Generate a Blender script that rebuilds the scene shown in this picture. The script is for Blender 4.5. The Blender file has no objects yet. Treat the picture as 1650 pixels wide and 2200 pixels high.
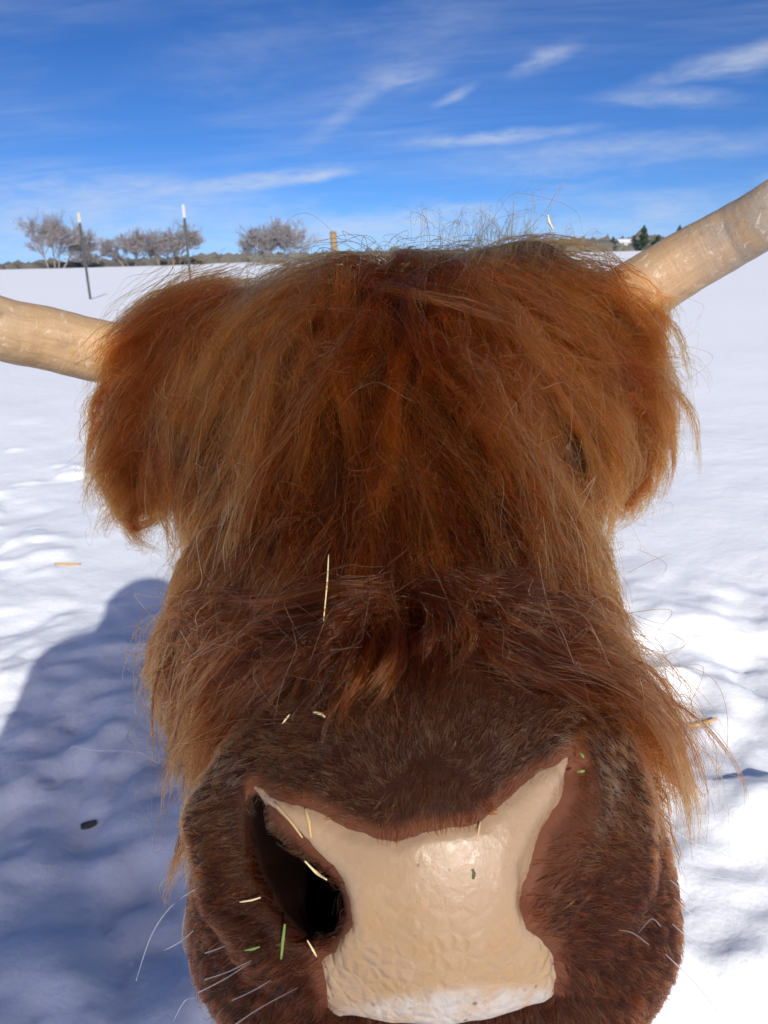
import bpy, math, random
import numpy as np
from mathutils import Matrix, Vector, kdtree

SC = bpy.context.scene
COL = SC.collection
rng = np.random.RandomState(7)

# ------------------------------------------------------------------ camera
CAM_H = 1.0
PW, PH, FPX = 1650.0, 2200.0, 1655.0          # photograph size and focal length in its pixels
PITCH, ROLL = math.radians(18.5), math.radians(1.5)
SCL = 0.87                                    # size of the cow: metres per unit of cow space
cam_d = bpy.data.cameras.new('camera'); cam = bpy.data.objects.new('camera', cam_d); COL.objects.link(cam)
cam_d.sensor_fit = 'HORIZONTAL'; cam_d.sensor_width = 36.0; cam_d.lens = 36.0 * FPX / PW
cam_d.clip_start = 0.02; cam_d.clip_end = 20000
rot = Matrix.Rotation(math.pi / 2 - PITCH, 4, 'X') @ Matrix.Rotation(-ROLL, 4, 'Z')
cam.matrix_world = Matrix.Translation((0, 0, CAM_H)) @ rot
cam_d.dof.use_dof = True; cam_d.dof.focus_distance = 0.38; cam_d.dof.aperture_fstop = 34.0
SC.camera = cam
RM = np.array(rot.to_3x3())
RIGHT, UP, FWD = RM[:, 0], RM[:, 1], -RM[:, 2]

# ------------------------------------------------------------------ sky, sun, exposure
SUN_EL, SUN_AZ = math.radians(31.5), math.radians(12.0)   # sun behind the camera, a little to the right
sun_dir = Vector((math.sin(SUN_AZ) * math.cos(SUN_EL), -math.cos(SUN_AZ) * math.cos(SUN_EL), math.sin(SUN_EL)))
sd = bpy.data.lights.new('sun', 'SUN'); sun = bpy.data.objects.new('sun', sd); COL.objects.link(sun)
sd.energy = 3.75; sd.angle = math.radians(0.55); sd.color = (1.0, 0.965, 0.89)
sun.rotation_euler = sun_dir.to_track_quat('Z', 'Y').to_euler(); sun.location = (3, -6, 6)
SC.view_settings.view_transform = 'Standard'; SC.view_settings.look = 'None'
SC.view_settings.exposure = 0.0; SC.view_settings.gamma = 1.0; SC.view_settings.use_curve_mapping = False
SC.render.engine = 'CYCLES'
SC.cycles.max_bounces = 8; SC.cycles.diffuse_bounces = 3; SC.cycles.glossy_bounces = 4
SC.cycles.transmission_bounces = 6; SC.cycles.transparent_max_bounces = 8
SC.cycles.caustics_reflective = True; SC.cycles.caustics_refractive = True
SC.cycles.use_denoising = True
SC.cycles.sample_clamp_indirect = 4.0
try: SC.cycles.denoiser = 'OPENIMAGEDENOISE'; SC.cycles.denoising_prefilter = 'ACCURATE'
except Exception: pass
SC.render.hair_type = 'STRIP'; SC.render.hair_subdiv = 2

W = bpy.data.worlds.new('World'); SC.world = W; W.use_nodes = True
W.cycles.sampling_method = 'MANUAL'; W.cycles.sample_map_resolution = 1024
nt = W.node_tree; nt.nodes.clear()
def N(t, **kw):
    n = nt.nodes.new(t)
    for k, v in kw.items(): setattr(n, k, v)
    return n
def put(s, v):
    if hasattr(v, 'is_linked'): nt.links.new(v, s)
    elif v is not None: s.default_value = v
def MATH(op, a, b=None, c=None, clamp=False):
    n = N('ShaderNodeMath', operation=op); n.use_clamp = clamp
    for i, v in enumerate((a, b, c)):
        if v is not None: put(n.inputs[i], v)
    return n.outputs[0]
def SSTEP(v, lo, hi, a=0.0, b=1.0):
    n = N('ShaderNodeMapRange', interpolation_type='SMOOTHSTEP')
    for i, x in enumerate((v, lo, hi, a, b)): put(n.inputs[i], x)
    return n.outputs[0]
def NOISE(vec, scale, detail=4, rough=0.55, dist=0.0):
    n = N('ShaderNodeTexNoise'); put(n.inputs['Vector'], vec)
    n.inputs['Scale'].default_value = scale; n.inputs['Detail'].default_value = detail
    n.inputs['Roughness'].default_value = rough; n.inputs['Distortion'].default_value = dist
    return n.outputs['Fac']
def COMB(x, y, z=0.0):
    n = N('ShaderNodeCombineXYZ')
    for i, v in enumerate((x, y, z)): put(n.inputs[i], v)
    return n.outputs[0]
def MIXC(f, a, b):
    n = N('ShaderNodeMix', data_type='RGBA'); put(n.inputs[0], f); put(n.inputs[6], a); put(n.inputs[7], b)
    return n.outputs[2]
sky = N('ShaderNodeTexSky', sky_type='NISHITA', sun_disc=False, sun_elevation=SUN_EL,
        sun_rotation=math.pi - SUN_AZ, altitude=2200.0, air_density=1.0, dust_density=8.0, ozone_density=1.6)
hs = N('ShaderNodeHueSaturation'); hs.inputs['Saturation'].default_value = 1.24; hs.inputs['Value'].default_value = 1.0
nt.links.new(sky.outputs[0], hs.inputs['Color'])
tc = N('ShaderNodeTexCoord'); sp = N('ShaderNodeSeparateXYZ'); nt.links.new(tc.outputs['Generated'], sp.inputs[0])
sx, sy, sz = sp.outputs
nv = N('ShaderNodeVectorMath', operation='NORMALIZE'); nt.links.new(COMB(sx, sy, MATH('ADD', MATH('MAXIMUM', sz, 0.0), 0.10)), nv.inputs[0])
nt.links.new(nv.outputs[0], sky.inputs['Vector'])
az = MATH('ARCTAN2', sx, sy); el = MATH('ARCSINE', sz)
zz = MATH('ADD', MATH('MAXIMUM', sz, 0.0), 0.10)
cx, cy = MATH('DIVIDE', sx, zz), MATH('DIVIDE', sy, zz)
# thin cirrus veil, drawn out in streaks, over the whole sky
veil = NOISE(COMB(MATH('MULTIPLY', cx, 0.50), MATH('MULTIPLY_ADD', cx, 0.16, cy)), 0.9, 5, 0.55, 0.9)
fine = NOISE(COMB(MATH('MULTIPLY', cx, 0.7), MATH('MULTIPLY_ADD', cx, 0.3, MATH('MULTIPLY', cy, 2.6))), 2.2, 8, 0.62, 0.5)
patch = NOISE(COMB(cx, cy), 0.45, 2, 0.5)
dens = MATH('MULTIPLY', SSTEP(veil, 0.36, 0.80), SSTEP(fine, 0.15, 0.85))
dens = MATH('MULTIPLY', dens, MATH('MULTIPLY', SSTEP(patch, 0.22, 0.62), 0.44))
# the brighter wisps
def px_dir(px, py):
    d = RIGHT * (px - PW / 2) / FPX - UP * (py - PH / 2) / FPX + FWD
    return d / np.linalg.norm(d)
warp = NOISE(COMB(MATH('MULTIPLY', az, 9.0), MATH('MULTIPLY', el, 34.0)), 1.0, 6, 0.6, 0.6)
warp2 = NOISE(COMB(MATH('MULTIPLY', az, 26.0), MATH('MULTIPLY', el, 90.0)), 1.0, 6, 0.65, 0.4)
WISPS = [(560, 388, 190, 16, -7, .62), (690, 378, 60, 9, -6, .5), (300, 405, 260, 26, -5, .34), (1100, 292, 170, 11, -4, .55),
         (950, 305, 160, 14, -2, .28), (1170, 130, 62, 16, -22, .48), (1560, 135, 170, 20, -10, .46), (1640, 118, 70, 26, -20, .34),
         (1430, 210, 130, 14, 2, .42), (860, 165, 80, 18, -8, .34), (975, 205, 42, 10, -22, .45), (1300, 330, 300, 30, -3, .38),
         (820, 480, 230, 22, -5, .50), (150, 460, 420, 52, -2, .42), (700, 575, 2400, 95, -1, .62), (1500, 440, 300, 45, 0, .22),
         (760, 235, 110, 16, -32, .24), (520, 120, 180, 60, -10, .14), (900, 80, 260, 70, -35, .13)]
for (px, py, hl, hh, ang, st) in WISPS:
    d = px_dir(px, py); a0, e0 = math.atan2(d[0], d[1]), math.asin(d[2])
    ca, sa = math.cos(math.radians(-ang) - ROLL), math.sin(math.radians(-ang) - ROLL)
    da = MATH('SUBTRACT', az, a0); de = MATH('SUBTRACT', el, e0)
    u = MATH('MULTIPLY', MATH('MULTIPLY_ADD', da, ca, MATH('MULTIPLY', de, sa)), FPX / hl)
    v = MATH('MULTIPLY', MATH('MULTIPLY_ADD', de, ca, MATH('MULTIPLY', da, -sa)), FPX / hh)
    v = MATH('ADD', v, MATH('MULTIPLY_ADD', warp, 2.6, -1.3))
    r = MATH('SQRT', MATH('MULTIPLY_ADD', u, u, MATH('MULTIPLY', v, v)))
    g = MATH('MULTIPLY', SSTEP(r, 1.5, 0.0), st * .85)
    g = MATH('MULTIPLY', g, SSTEP(warp2, 0.2, 0.72, 0.35, 1.1))
    dens = MATH('SUBTRACT', 1.0, MATH('MULTIPLY', MATH('SUBTRACT', 1.0, dens), MATH('SUBTRACT', 1.0, g)))
dens = MATH('MULTIPLY', dens, SSTEP(el, -0.02, 0.02))
cloud_col = (10.6, 11.6, 13.2, 1)
gain = N('ShaderNodeMix', data_type='RGBA', blend_type='MULTIPLY'); gain.inputs[0].default_value = 1.0
gm = N('ShaderNodeGamma'); nt.links.new(hs.outputs[0], gm.inputs[0]); gm.inputs[1].default_value = 1.5
nt.links.new(gm.outputs[0], gain.inputs[6]); gain.inputs[7].default_value = (.94, .91, .95, 1)
skyc = MIXC(dens, gain.outputs[2], cloud_col)
bg = N('ShaderNodeBackground'); bg.inputs['Strength'].default_value = 0.062
nt.links.new(skyc, bg.inputs['Color'])
wo = N('ShaderNodeOutputWorld'); nt.links.new(bg.outputs[0], wo.inputs['Surface'])

# ------------------------------------------------------------------ helpers
def mat(name):
    global nt
    m = bpy.data.materials.new(name); m.use_nodes = True; nt = m.node_tree; nt.nodes.clear()
    out = N('ShaderNodeOutputMaterial'); return m, out
def principled(out, **kw):
    b = N('ShaderNodeBsdfPrincipled'); nt.links.new(b.outputs[0], out.inputs['Surface'])
    for k, v in kw.items(): put(b.inputs[k.replace('_', ' ')], v)
    return b
def BUMP(h, strength, dist):
    n = N('ShaderNodeBump'); put(n.inputs['Height'], h); n.inputs['Strength'].default_value = strength
    n.inputs['Distance'].default_value = dist; return n.outputs[0]
def RAMP(f, stops):
    n = N('ShaderNodeValToRGB'); put(n.inputs[0], f); e = n.color_ramp.elements
    while len(e) < len(stops): e.new(0.5)
    for i, (p, c) in enumerate(stops): e[i].position = p; e[i].color = (*c, 1)
    return n.outputs[0]
def TEXO():
    return N('ShaderNodeTexCoord').outputs['Object']
def MAPPING(v, scale):
    n = N('ShaderNodeMapping'); put(n.inputs[0], v); n.inputs['Scale'].default_value = scale; return n.outputs[0]
def ATTR(name, out='Fac'):
    return N('ShaderNodeAttribute', attribute_name=name).outputs[out]

def tag(o, label=None, cat=None, group=None, kind=None):
    for k, v in (('label', label), ('category', cat), ('group', group), ('kind', kind)):
        if v: o[k] = v
    return o
def link(name, data, parent=None):
    o = bpy.data.objects.new(name, data); COL.objects.link(o)
    if parent is not None:
        o.parent = parent; o.matrix_parent_inverse = parent.matrix_world.inverted()
    return o
def empty(name, loc):
    o = bpy.data.objects.new(name, None); COL.objects.link(o); o.location = loc
    o.matrix_world = Matrix.Translation(loc); return o
def mesh_np(name, V, F, material, parent=None, smooth=True):
    m = bpy.data.meshes.new(name)
    m.from_pydata(np.asarray(V, float).tolist(), [], [list(map(int, f)) for f in F])
    m.materials.append(material)
    if smooth: m.polygons.foreach_set('use_smooth', [True] * len(m.polygons))
    m.update(); return link(name, m, parent)
def quads_mesh(name, V, Q, material, parent=None):
    m = bpy.data.meshes.new(name); nv, nf = len(V), len(Q)
    m.vertices.add(nv); m.vertices.foreach_set('co', np.asarray(V, np.float32).ravel())
    m.loops.add(nf * 4); m.loops.foreach_set('vertex_index', np.asarray(Q, np.int32).ravel())
    m.polygons.add(nf); m.polygons.foreach_set('loop_start', np.arange(0, nf * 4, 4, dtype=np.int32))
    m.polygons.foreach_set('use_smooth', np.ones(nf, bool))
    m.update(calc_edges=True); m.validate(); m.materials.append(material)
    return link(name, m, parent)

def v3(px, py, D):
    """photograph pixel + depth along the view axis -> cow space (camera at the origin)"""
    return RIGHT * ((px - PW / 2) / FPX * D) - UP * ((py - PH / 2) / FPX * D) + FWD * D
def proj(P):
    P = np.asarray(P); d = P @ FWD
    return PW / 2 + FPX * (P @ RIGHT) / d, PH / 2 - FPX * (P @ UP) / d, d
CAMP = np.array((0, 0, CAM_H))
def to_world(P): return CAMP + SCL * np.asarray(P)
def ground_pt(px, py, z=0.0):
    d = RIGHT * ((px - PW / 2) / FPX) - UP * ((py - PH / 2) / FPX) + FWD
    t = (z - CAM_H) / d[2]; return CAMP + d * t
def nrm(v): return v / np.maximum(np.linalg.norm(v, axis=-1, keepdims=True), 1e-9)

# value noise in numpy
_tab = np.random.RandomState(3).rand(64, 64, 64).astype(np.float32)
def vnoise(P):
    P = np.asarray(P, np.float32); i = np.floor(P).astype(int); f = P - i; f = f * f * (3 - 2 * f)
    r = 0
    for dx in (0, 1):
        for dy in (0, 1):
            for dz in (0, 1):
                w = (f[..., 0] if dx else 1 - f[..., 0]) * (f[..., 1] if dy else 1 - f[..., 1]) * (f[..., 2] if dz else 1 - f[..., 2])
                r = r + w * _tab[(i[..., 0] + dx) & 63, (i[..., 1] + dy) & 63, (i[..., 2] + dz) & 63]
    return r
def fbm(P, oct=4, gain=.5):
    P = np.asarray(P, np.float32); a, s, t = 1.0, 0.0, 0.0
    for k in range(oct):
        s = s + a * (vnoise(P * (2.0 ** k) + 17.3 * k) - .5); t += a; a *= gain
    return s / t
def sstep(x, a, b):
    t = np.clip((x - a) / (b - a), 0, 1); return t * t * (3 - 2 * t)

# ------------------------------------------------------------------ the cow's body as a signed distance field
HX = nrm(v3(1350, 650, .6) - v3(210, 715, .6))
HY = v3(840, 650, .60) - v3(915, 1480, .37); HY = nrm(HY - HX * (HY @ HX))
HZ = np.cross(HX, HY)
HEADAX = np.stack([HX, HY, HZ]); CAMAX = np.stack([RIGHT, UP, FWD]); WAX = np.eye(3)

def sd_cone(P, a, b, ra, rb):
    ba = b - a; L2 = ba @ ba
    t = np.clip(((P - a) @ ba) / L2, 0, 1)
    return np.linalg.norm(P - a - t[:, None] * ba, axis=1) - (ra + (rb - ra) * t)
def sd_ell(P, c, r, ax):
    q = (P - c) @ ax.T
    k0 = np.linalg.norm(q / r, axis=1); k1 = np.linalg.norm(q / (r * r), axis=1)
    return k0 * (k0 - 1.0) / np.maximum(k1, 1e-6)
def smin(a, b, k):
    h = np.clip(.5 + .5 * (b - a) / k, 0, 1); return b + (a - b) * h - k * h * (1 - h)

PR = []      # (kind, params, blend)
def cone(a, b, ra, rb, k=.03): PR.append(('c', (np.array(a, float), np.array(b, float), ra, rb), k))
def ell(c, r, ax=HEADAX, k=.03): PR.append(('e', (np.array(c, float), np.array(r, float), ax), k))
def chain(pts, rs, k=.03):
    for i in range(len(pts) - 1): cone(pts[i], pts[i + 1], rs[i], rs[i + 1], k)
GZ = -CAM_H / SCL                                                     # ground in cow space
# skull, snout, cheeks
ell(v3(838, 880, .695), (.172, .112, .100))
chain([v3(335, 815, .725), v3(520, 780, .735), v3(700, 762, .745), v3(1000, 712, .745), v3(1125, 672, .74), v3(1285, 715, .735)], [.028, .050, .058, .062, .058, .036], .03)     # poll and horn roots
chain([v3(835, 900, .63), v3(865, 1380, .485), v3(905, 1640, .435)], [.105, .088, .082], .04)
chain([v3(835, 1080, .76), v3(850, 1420, .60), v3(920, 1850, .50)], [.162, .148, .087], .05)
cone(v3(540, 985, .68), v3(570, 930, .68), .05, .05, .04); cone(v3(1150, 960, .665), v3(1150, 930, .67), .05, .045, .04)   # brow
# muzzle
chain([v3(925, 1780, .398), v3(935, 2050, .412)], [.086, .080], .03)
chain([v3(705, 1745, .432), v3(697, 1955, .428), v3(750, 2085, .435)], [.062, .063, .050], .04)
chain([v3(1160, 1735, .438), v3(1166, 1945, .428), v3(1125, 2075, .435)], [.060, .061, .050], .04)
chain([v3(640, 1690, .404), v3(1225, 1640, .412)], [.030, .028], .03)         # top rim of the nose
ell(v3(940, 2235, .485), (.075, .048, .060), CAMAX, .02)                      # chin
chain([v3(935, 2190, .53), v3(895, 1850, .62), v3(860, 1500, .68)], [.060, .085, .12], .05)             # lower jaw
# nostril wings: raised rims
chain([v3(530, 1655, .392), v3(487, 1760, .380), v3(530, 1890, .366), v3(610, 1985, .356), v3(680, 2050, .352)], [.014, .017, .018, .017, .012], .016)
chain([v3(1275, 1620, .398), v3(1300, 1740, .386), v3(1290, 1850, .374), v3(1240, 1960, .366)], [.012, .016, .018, .014], .018)
# nose-pad shoulders beside the nostrils
chain([v3(575, 1700, .372), v3(650, 1775, .352), v3(760, 1890, .343)], [.014, .016, .018], .02)
chain([v3(1222, 1620, .382), v3(1195, 1720, .362), v3(1120, 1840, .344)], [.013, .017, .020], .018)
# ears
EAR_L = (v3(430, 840, .74), v3(290, 1020, .72)); EAR_R = (v3(1240, 790, .74), v3(1350, 985, .74))
for a, b in (EAR_L, EAR_R):
    chain([a, (a + b) / 2, b], [.028, .036, .014], .02)
# neck, trunk, legs, tail
chain([np.array((0, .86, -.23)), np.array((.02, 1.12, -.33)), np.array((.03, 1.40, -.42))], [.13, .19, .27], .06)
chain([np.array((.03, 1.40, -.42)), np.array((.05, 1.9, -.46)), np.array((.05, 2.35, -.41))], [.275, .31, .275], .06)
for s in (-1, 1):
    x = .03 + s * .165
    chain([np.array((x, 1.36, -.55)), np.array((x, 1.33, -.84)), np.array((x, 1.36, -1.04)), np.array((x, 1.33, GZ + .035))], [.10, .055, .042, .055], .03)
    x = .05 + s * .16
    chain([np.array((x, 2.38, -.48)), np.array((x + s * .02, 2.22, -.70)), np.array((x, 2.50, -.86)), np.array((x, 2.45, -1.05)), np.array((x, 2.42, GZ + .035))], [.15, .10, .055, .042, .055], .03)
chain([np.array((.05, 2.62, -.22)), np.array((.05, 2.72, -.45)), np.array((.05, 2.70, -.85))], [.03, .025, .02], .02)

# nostril cavities (subtracted): pixel path, radius in cow units
NOS_L = [((541, 1735), .352, .0008), ((551, 1790), .348, .0030), ((585, 1856), .344, .0082), ((640, 1920), .338, .0135), ((674, 1955), .336, .0135)]
CUTS = []
def cut_path(path, dx, dy, deep):
    for i in range(len(path) - 1):
        for j in range(6):
            t = j / 6.0
            (x0, y0), d0, r0 = path[i]; (x1, y1), d1, r1 = path[i + 1]
            x, y, d, r = x0 + (x1 - x0) * t, y0 + (y1 - y0) * t, d0 + (d1 - d0) * t, r0 + (r1 - r0) * t
            a = v3(x - dx * .04 / deep, y - dy * .04 / deep, d - .04); b = v3(x + dx, y + dy, d + deep)
            CUTS.append((a, b, r, max(r * .9, deep * .09)))
cut_path(NOS_L, 90, -40, .13)
MOUTH = []
for xa, ya, xb, yb in ((600, 2262, 800, 2236), (800, 2236, 1000, 2210), (1000, 2210, 1260, 2222)): MOUTH.append((v3(xa, ya, .335), v3(xb, yb, .335), .012, .012)); MOUTH.append((v3(xa, ya, .37), v3(xb, yb, .37), .012, .012)); MOUTH.append((v3(xa, ya, .41), v3(xb, yb, .41), .009, .009))
CUTS += MOUTH   # mouth line

def sdf(P):
    P = np.asarray(P, float); d = np.full(len(P), 10.0)
    for kind, a, k in PR:
        s = sd_cone(P, *a) if kind == 'c' else sd_ell(P, *a)
        d = smin(d, s, k)
    c = np.full(len(P), 10.0)
    for a in CUTS: c = np.minimum(c, sd_cone(P, *a))
    return -smin(-d, c, .010)
def grad(P, e=.002):
    g = np.stack([sdf(P + e * ax) - sdf(P - e * ax) for ax in np.eye(3)], 1); return nrm(g)
def surf_many(px, py, lift=0.0, start=.2):
    """points on the body seen at pixels of the photograph (nan where the body is not hit)"""
    px, py = np.asarray(px, float), np.asarray(py, float)
    d = np.stack([v3(a, b, 1.0) for a, b in zip(px, py)]); L = np.linalg.norm(d, axis=1); t = np.full(len(px), start)
    for _ in range(70):
        st = sdf(d * t[:, None]) - lift; t = np.where(t < 1.5, t + st * .85 / L, t)
    out = d * t[:, None]; out[t > 1.2] = np.nan; return out
def surf(px, py, lift=0.0):
    q = surf_many([px], [py], lift)[0]; return None if np.isnan(q).any() else q

FOLD = [(1253, 1632, .004), (1249, 1690, .009), (1226, 1755, .011), (1193, 1815, .012), (1166, 1875, .011), (1154, 1925, .008)]
_c = CUTS; CUTS = []
_q = surf_many([f[0] for f in FOLD], [f[1] for f in FOLD]); _n = grad(_q); CUTS = _c
_f = [(p + n * (f[2] - .0115), f[2]) for p, n, f in zip(_q, _n, FOLD)]
FOLDC = [(_f[i][0], _f[i + 1][0], _f[i][1], _f[i + 1][1]) for i in range(len(_f) - 1)]
CUTS += FOLDC
def axis(segs):
    o = []
    for a, b, st in segs: o.append(np.arange(a, b - st * .25, st))
    return np.concatenate(o + [[segs[-1][1]]])
def nets(D, gx, gy, gz):
    nx, ny, nz = D.shape
    S = D < 0
    cnt = np.zeros((nx - 1, ny - 1, nz - 1), np.int8)
    for a in (0, 1):
        for b in (0, 1):
            for c in (0, 1): cnt += S[a:nx - 1 + a, b:ny - 1 + b, c:nz - 1 + c]
    cell = np.argwhere((cnt > 0) & (cnt < 8))
    vid = np.full(cnt.shape, -1, np.int32); vid[cell[:, 0], cell[:, 1], cell[:, 2]] = np.arange(len(cell))
    G = np.stack([gx[cell[:, 0]], gy[cell[:, 1]], gz[cell[:, 2]]], 1)
    H = np.stack([gx[cell[:, 0] + 1], gy[cell[:, 1] + 1], gz[cell[:, 2] + 1]], 1) - G
    acc = np.zeros((len(cell), 3)); n = np.zeros(len(cell))
    cor = [(a, b, c) for a in (0, 1) for b in (0, 1) for c in (0, 1)]
    val = {q: D[cell[:, 0] + q[0], cell[:, 1] + q[1], cell[:, 2] + q[2]] for q in cor}
    for q in cor:
        for ax in range(3):
            if q[ax] == 0:
                r = list(q); r[ax] = 1; r = tuple(r)
                v0, v1 = val[q], val[r]; m = (v0 < 0) != (v1 < 0)
                t = np.where(m, v0 / np.where(m, v0 - v1, 1), 0)
                p = np.tile(np.array(q, float), (len(cell), 1)); p[:, ax] = t
                acc[m] += p[m]; n[m] += 1
    V = G + acc / n[:, None] * H
    Q = []
    for ax in range(3):
        a, b = (ax + 1) % 3, (ax + 2) % 3
        s0 = [slice(None)] * 3; s1 = [slice(None)] * 3
        s0[ax] = slice(0, -1); s1[ax] = slice(1, None)
        e = np.argwhere(S[tuple(s0)] != S[tuple(s1)])
        ok = (e[:, a] > 0) & (e[:, b] > 0) & (e[:, a] < cnt.shape[a]) & (e[:, b] < cnt.shape[b]); e = e[ok]
        ins = S[e[:, 0], e[:, 1], e[:, 2]]
        def at(da, db):
            q = e.copy(); q[:, a] += da; q[:, b] += db; return vid[q[:, 0], q[:, 1], q[:, 2]]
        f = np.stack([at(-1, -1), at(0, -1), at(0, 0), at(-1, 0)], 1)
        f[~ins] = f[~ins][:, ::-1]; Q.append(f)
    Q = np.concatenate(Q); Q = Q[(Q >= 0).all(1)]
    return V, Q
def build_body():
    gx = axis([(-.44, -.19, .010), (-.19, .23, .0035), (.23, .46, .010)])
    gy = axis([(.18, .47, .0035), (.47, .90, .008), (.90, 2.86, .028)])
    gz = axis([(GZ - .04, -.44, .022), (-.44, -.12, .0035), (-.12, .12, .008)])
    nx, ny, nz = len(gx), len(gy), len(gz)
    D = np.full((nx, ny, nz), 1.0, np.float32); B = 6
    blocks, cen, rad = [], [], []
    for i in range(0, nx, B):
        for j in range(0, ny, B):
            for k in range(0, nz, B):
                i1, j1, k1 = min(i + B, nx - 1), min(j + B, ny - 1), min(k + B, nz - 1)
                lo = np.array((gx[i], gy[j], gz[k])); hi = np.array((gx[i1], gy[j1], gz[k1]))
                blocks.append((i, j, k)); cen.append((lo + hi) / 2); rad.append(np.linalg.norm(hi - lo) / 2)
    dc = sdf(np.array(cen)); rad = np.array(rad)
    near = np.abs(dc) < rad * 1.25 + .012
    idx = []
    for (i, j, k), n, s in zip(blocks, near, dc):
        if n:
            ii, jj, kk = np.meshgrid(np.arange(i, min(i + B, nx)), np.arange(j, min(j + B, ny)), np.arange(k, min(k + B, nz)), indexing='ij')
            idx.append(np.stack([ii.ravel(), jj.ravel(), kk.ravel()], 1))
        else: D[i:i + B, j:j + B, k:k + B] = s
    idx = np.concatenate(idx)
    for c in range(0, len(idx), 200000):
        q = idx[c:c + 200000]
        D[q[:, 0], q[:, 1], q[:, 2]] = sdf(np.stack([gx[q[:, 0]], gy[q[:, 1]], gz[q[:, 2]]], 1))
    return nets(D, gx, gy, gz)
BV, BQ = build_body()
# one projection step onto the field, then face data
g_ = grad(BV); BV = BV - g_ * np.clip(sdf(BV), -.004, .004)[:, None]

# ------------------------------------------------------------------ snow field
def spaced(lo, hi, fine, far, grow):
    a = list(np.arange(lo, hi + fine / 2, fine)); s = fine
    x = a[-1]; up = []
    while x < far: s *= grow; x += s; up.append(x)
    s = fine; x = a[0]; dn = []
    while x > -far: s *= grow; x -= s; dn.append(x)
    return np.array(dn[::-1] + a + up)
def snow_height(X, Y):
    P = np.stack([X, Y, np.zeros_like(X)], -1)
    far = np.hypot(X, Y)
    h = .05 * fbm(P * .35, 3) + .035 * fbm(P * 1.3 + 5, 3) * sstep(-far, -30, -6) + .012 * fbm(P * 4 + 9, 3) * sstep(-far, -14, -4)
    # trodden snow on the right and round the cow: lumps and pits
    Pw = P + np.stack([.16 * fbm(P * 2.3 + 51, 2), .16 * fbm(P * 2.3 + 83, 2), np.zeros_like(X)], -1); Pw = Pw @ np.array([[.8, .6, 0], [-.6, .8, 0], [0, 0, 1]], np.float32)
    tr = np.maximum(sstep(X + .6 * fbm(P * 1.1 + 3, 2), .30, .70) * sstep(-Y, -2.5, -1.7), .95 * sstep(-Y, -2.7, -1.5)) * sstep(-np.abs(X), -3, -1.5)
    h = h + tr * (.13 * fbm(Pw * 4.2 + 31, 4, .5) + .085 * (.16 - np.abs(fbm(Pw * 8.0 + 11, 4, .55))) + .03 * np.clip(fbm(Pw * 19 + 5, 3), 0, 1))
    pit = np.clip(fbm(Pw * 3.1 + 71, 3) - .10, 0, 1); h = h - tr * .22 * pit
    # a scatter of small lumps kicked up on the left
    lf = sstep(-X, .7, 1.3) * sstep(Y, 1.7, 2.4) * sstep(-Y, -6.5, -4)
    h = h + lf * .10 * np.clip(fbm(P * 5.0 + 41, 3) - .13, 0, 1) * 1.4 - lf * .05 * np.clip(fbm(P * 3.1 + 91, 2) - .15, 0, 1)
    flat = sstep(far, .15, .9)
    return (h - .02) * (.5 + .5 * flat)
def build_snow():
    gx = spaced(-2.2, 2.2, .02, 3500, 1.09); gy = spaced(.2, 4.2, .02, 3500, 1.09)
    X, Y = np.meshgrid(gx, gy, indexing='ij'); Z = snow_height(X, Y)
    nx, ny = X.shape; V = np.stack([X.ravel(), Y.ravel(), Z.ravel()], 1)
    i = np.arange(nx * ny).reshape(nx, ny)
    Q = np.stack([i[:-1, :-1].ravel(), i[1:, :-1].ravel(), i[1:, 1:].ravel(), i[:-1, 1:].ravel()], 1)
    m, out = mat('snow')
    co = TEXO()
    gr = NOISE(co, 60, 5, .7); me = NOISE(co, 9, 4, .6)
    b = principled(out, Base_Color=(.895, .92, .94, 1), Roughness=.75, Normal=BUMP(MATH('MULTIPLY_ADD', gr, .25, me), .35, .02))
    b.inputs['Subsurface Weight'].default_value = .0
    b.inputs['Specular IOR Level'].default_value = .25
    o = quads_mesh('snow_ground', V, Q, m); tag(o, kind='structure'); return o
build_snow()
def gh(x, y): return float(snow_height(np.array([x]), np.array([y]))[0])

# ------------------------------------------------------------------ the cow: parts with surfaces
COW = empty('highland_cow', to_world((.03, 1.35, GZ)))
tag(COW, 'shaggy red-brown long-haired cow with horns pushing its pale wet nose at the lens', 'cow')

def sdpoly(px, py, poly):
    """signed pixel distance to a polygon, negative inside"""
    poly = np.array(poly, float); d = np.full(len(px), 1e9); ins = np.zeros(len(px), bool)
    for a, b in zip(poly, np.roll(poly, -1, 0)):
        e = b - a; w = np.stack([px - a[0], py - a[1]], 1)
        t = np.clip(w @ e / (e @ e), 0, 1); d = np.minimum(d, np.linalg.norm(w - t[:, None] * e, axis=1))
        c = ((a[1] <= py) != (b[1] <= py)) & (px < (b[0] - a[0]) * (py - a[1]) / (b[1] - a[1] + 1e-12) + a[0])
        ins ^= c
    return np.where(ins, -d, d)
PAD = [(543, 1688), (600, 1700), (650, 1718), (700, 1748), (745, 1772), (800, 1782), (850, 1790), (900, 1772), (960, 1762), (1020, 1750), (1060, 1722),
       (1100, 1692), (1150, 1655), (1200, 1615), (1236, 1592), (1243, 1640), (1228, 1712), (1195, 1765), (1163, 1825), (1134, 1900), (1128, 1945),
       (1142, 1985), (1175, 2012), (1202, 2050), (1213, 2095), (1203, 2140), (1180, 2175), (1165, 2215), (700, 2230), (690, 2130), (672, 2060), (715, 2030),
       (742, 1985), (735, 1930), (703, 1870), (655, 1812), (592, 1765), (560, 1735)]
bpx, bpy_, bdep = proj(BV)
facing = np.einsum('ij,ij->i', g_, nrm(BV)) < .12
front = (bdep < .47) & facing
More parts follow.
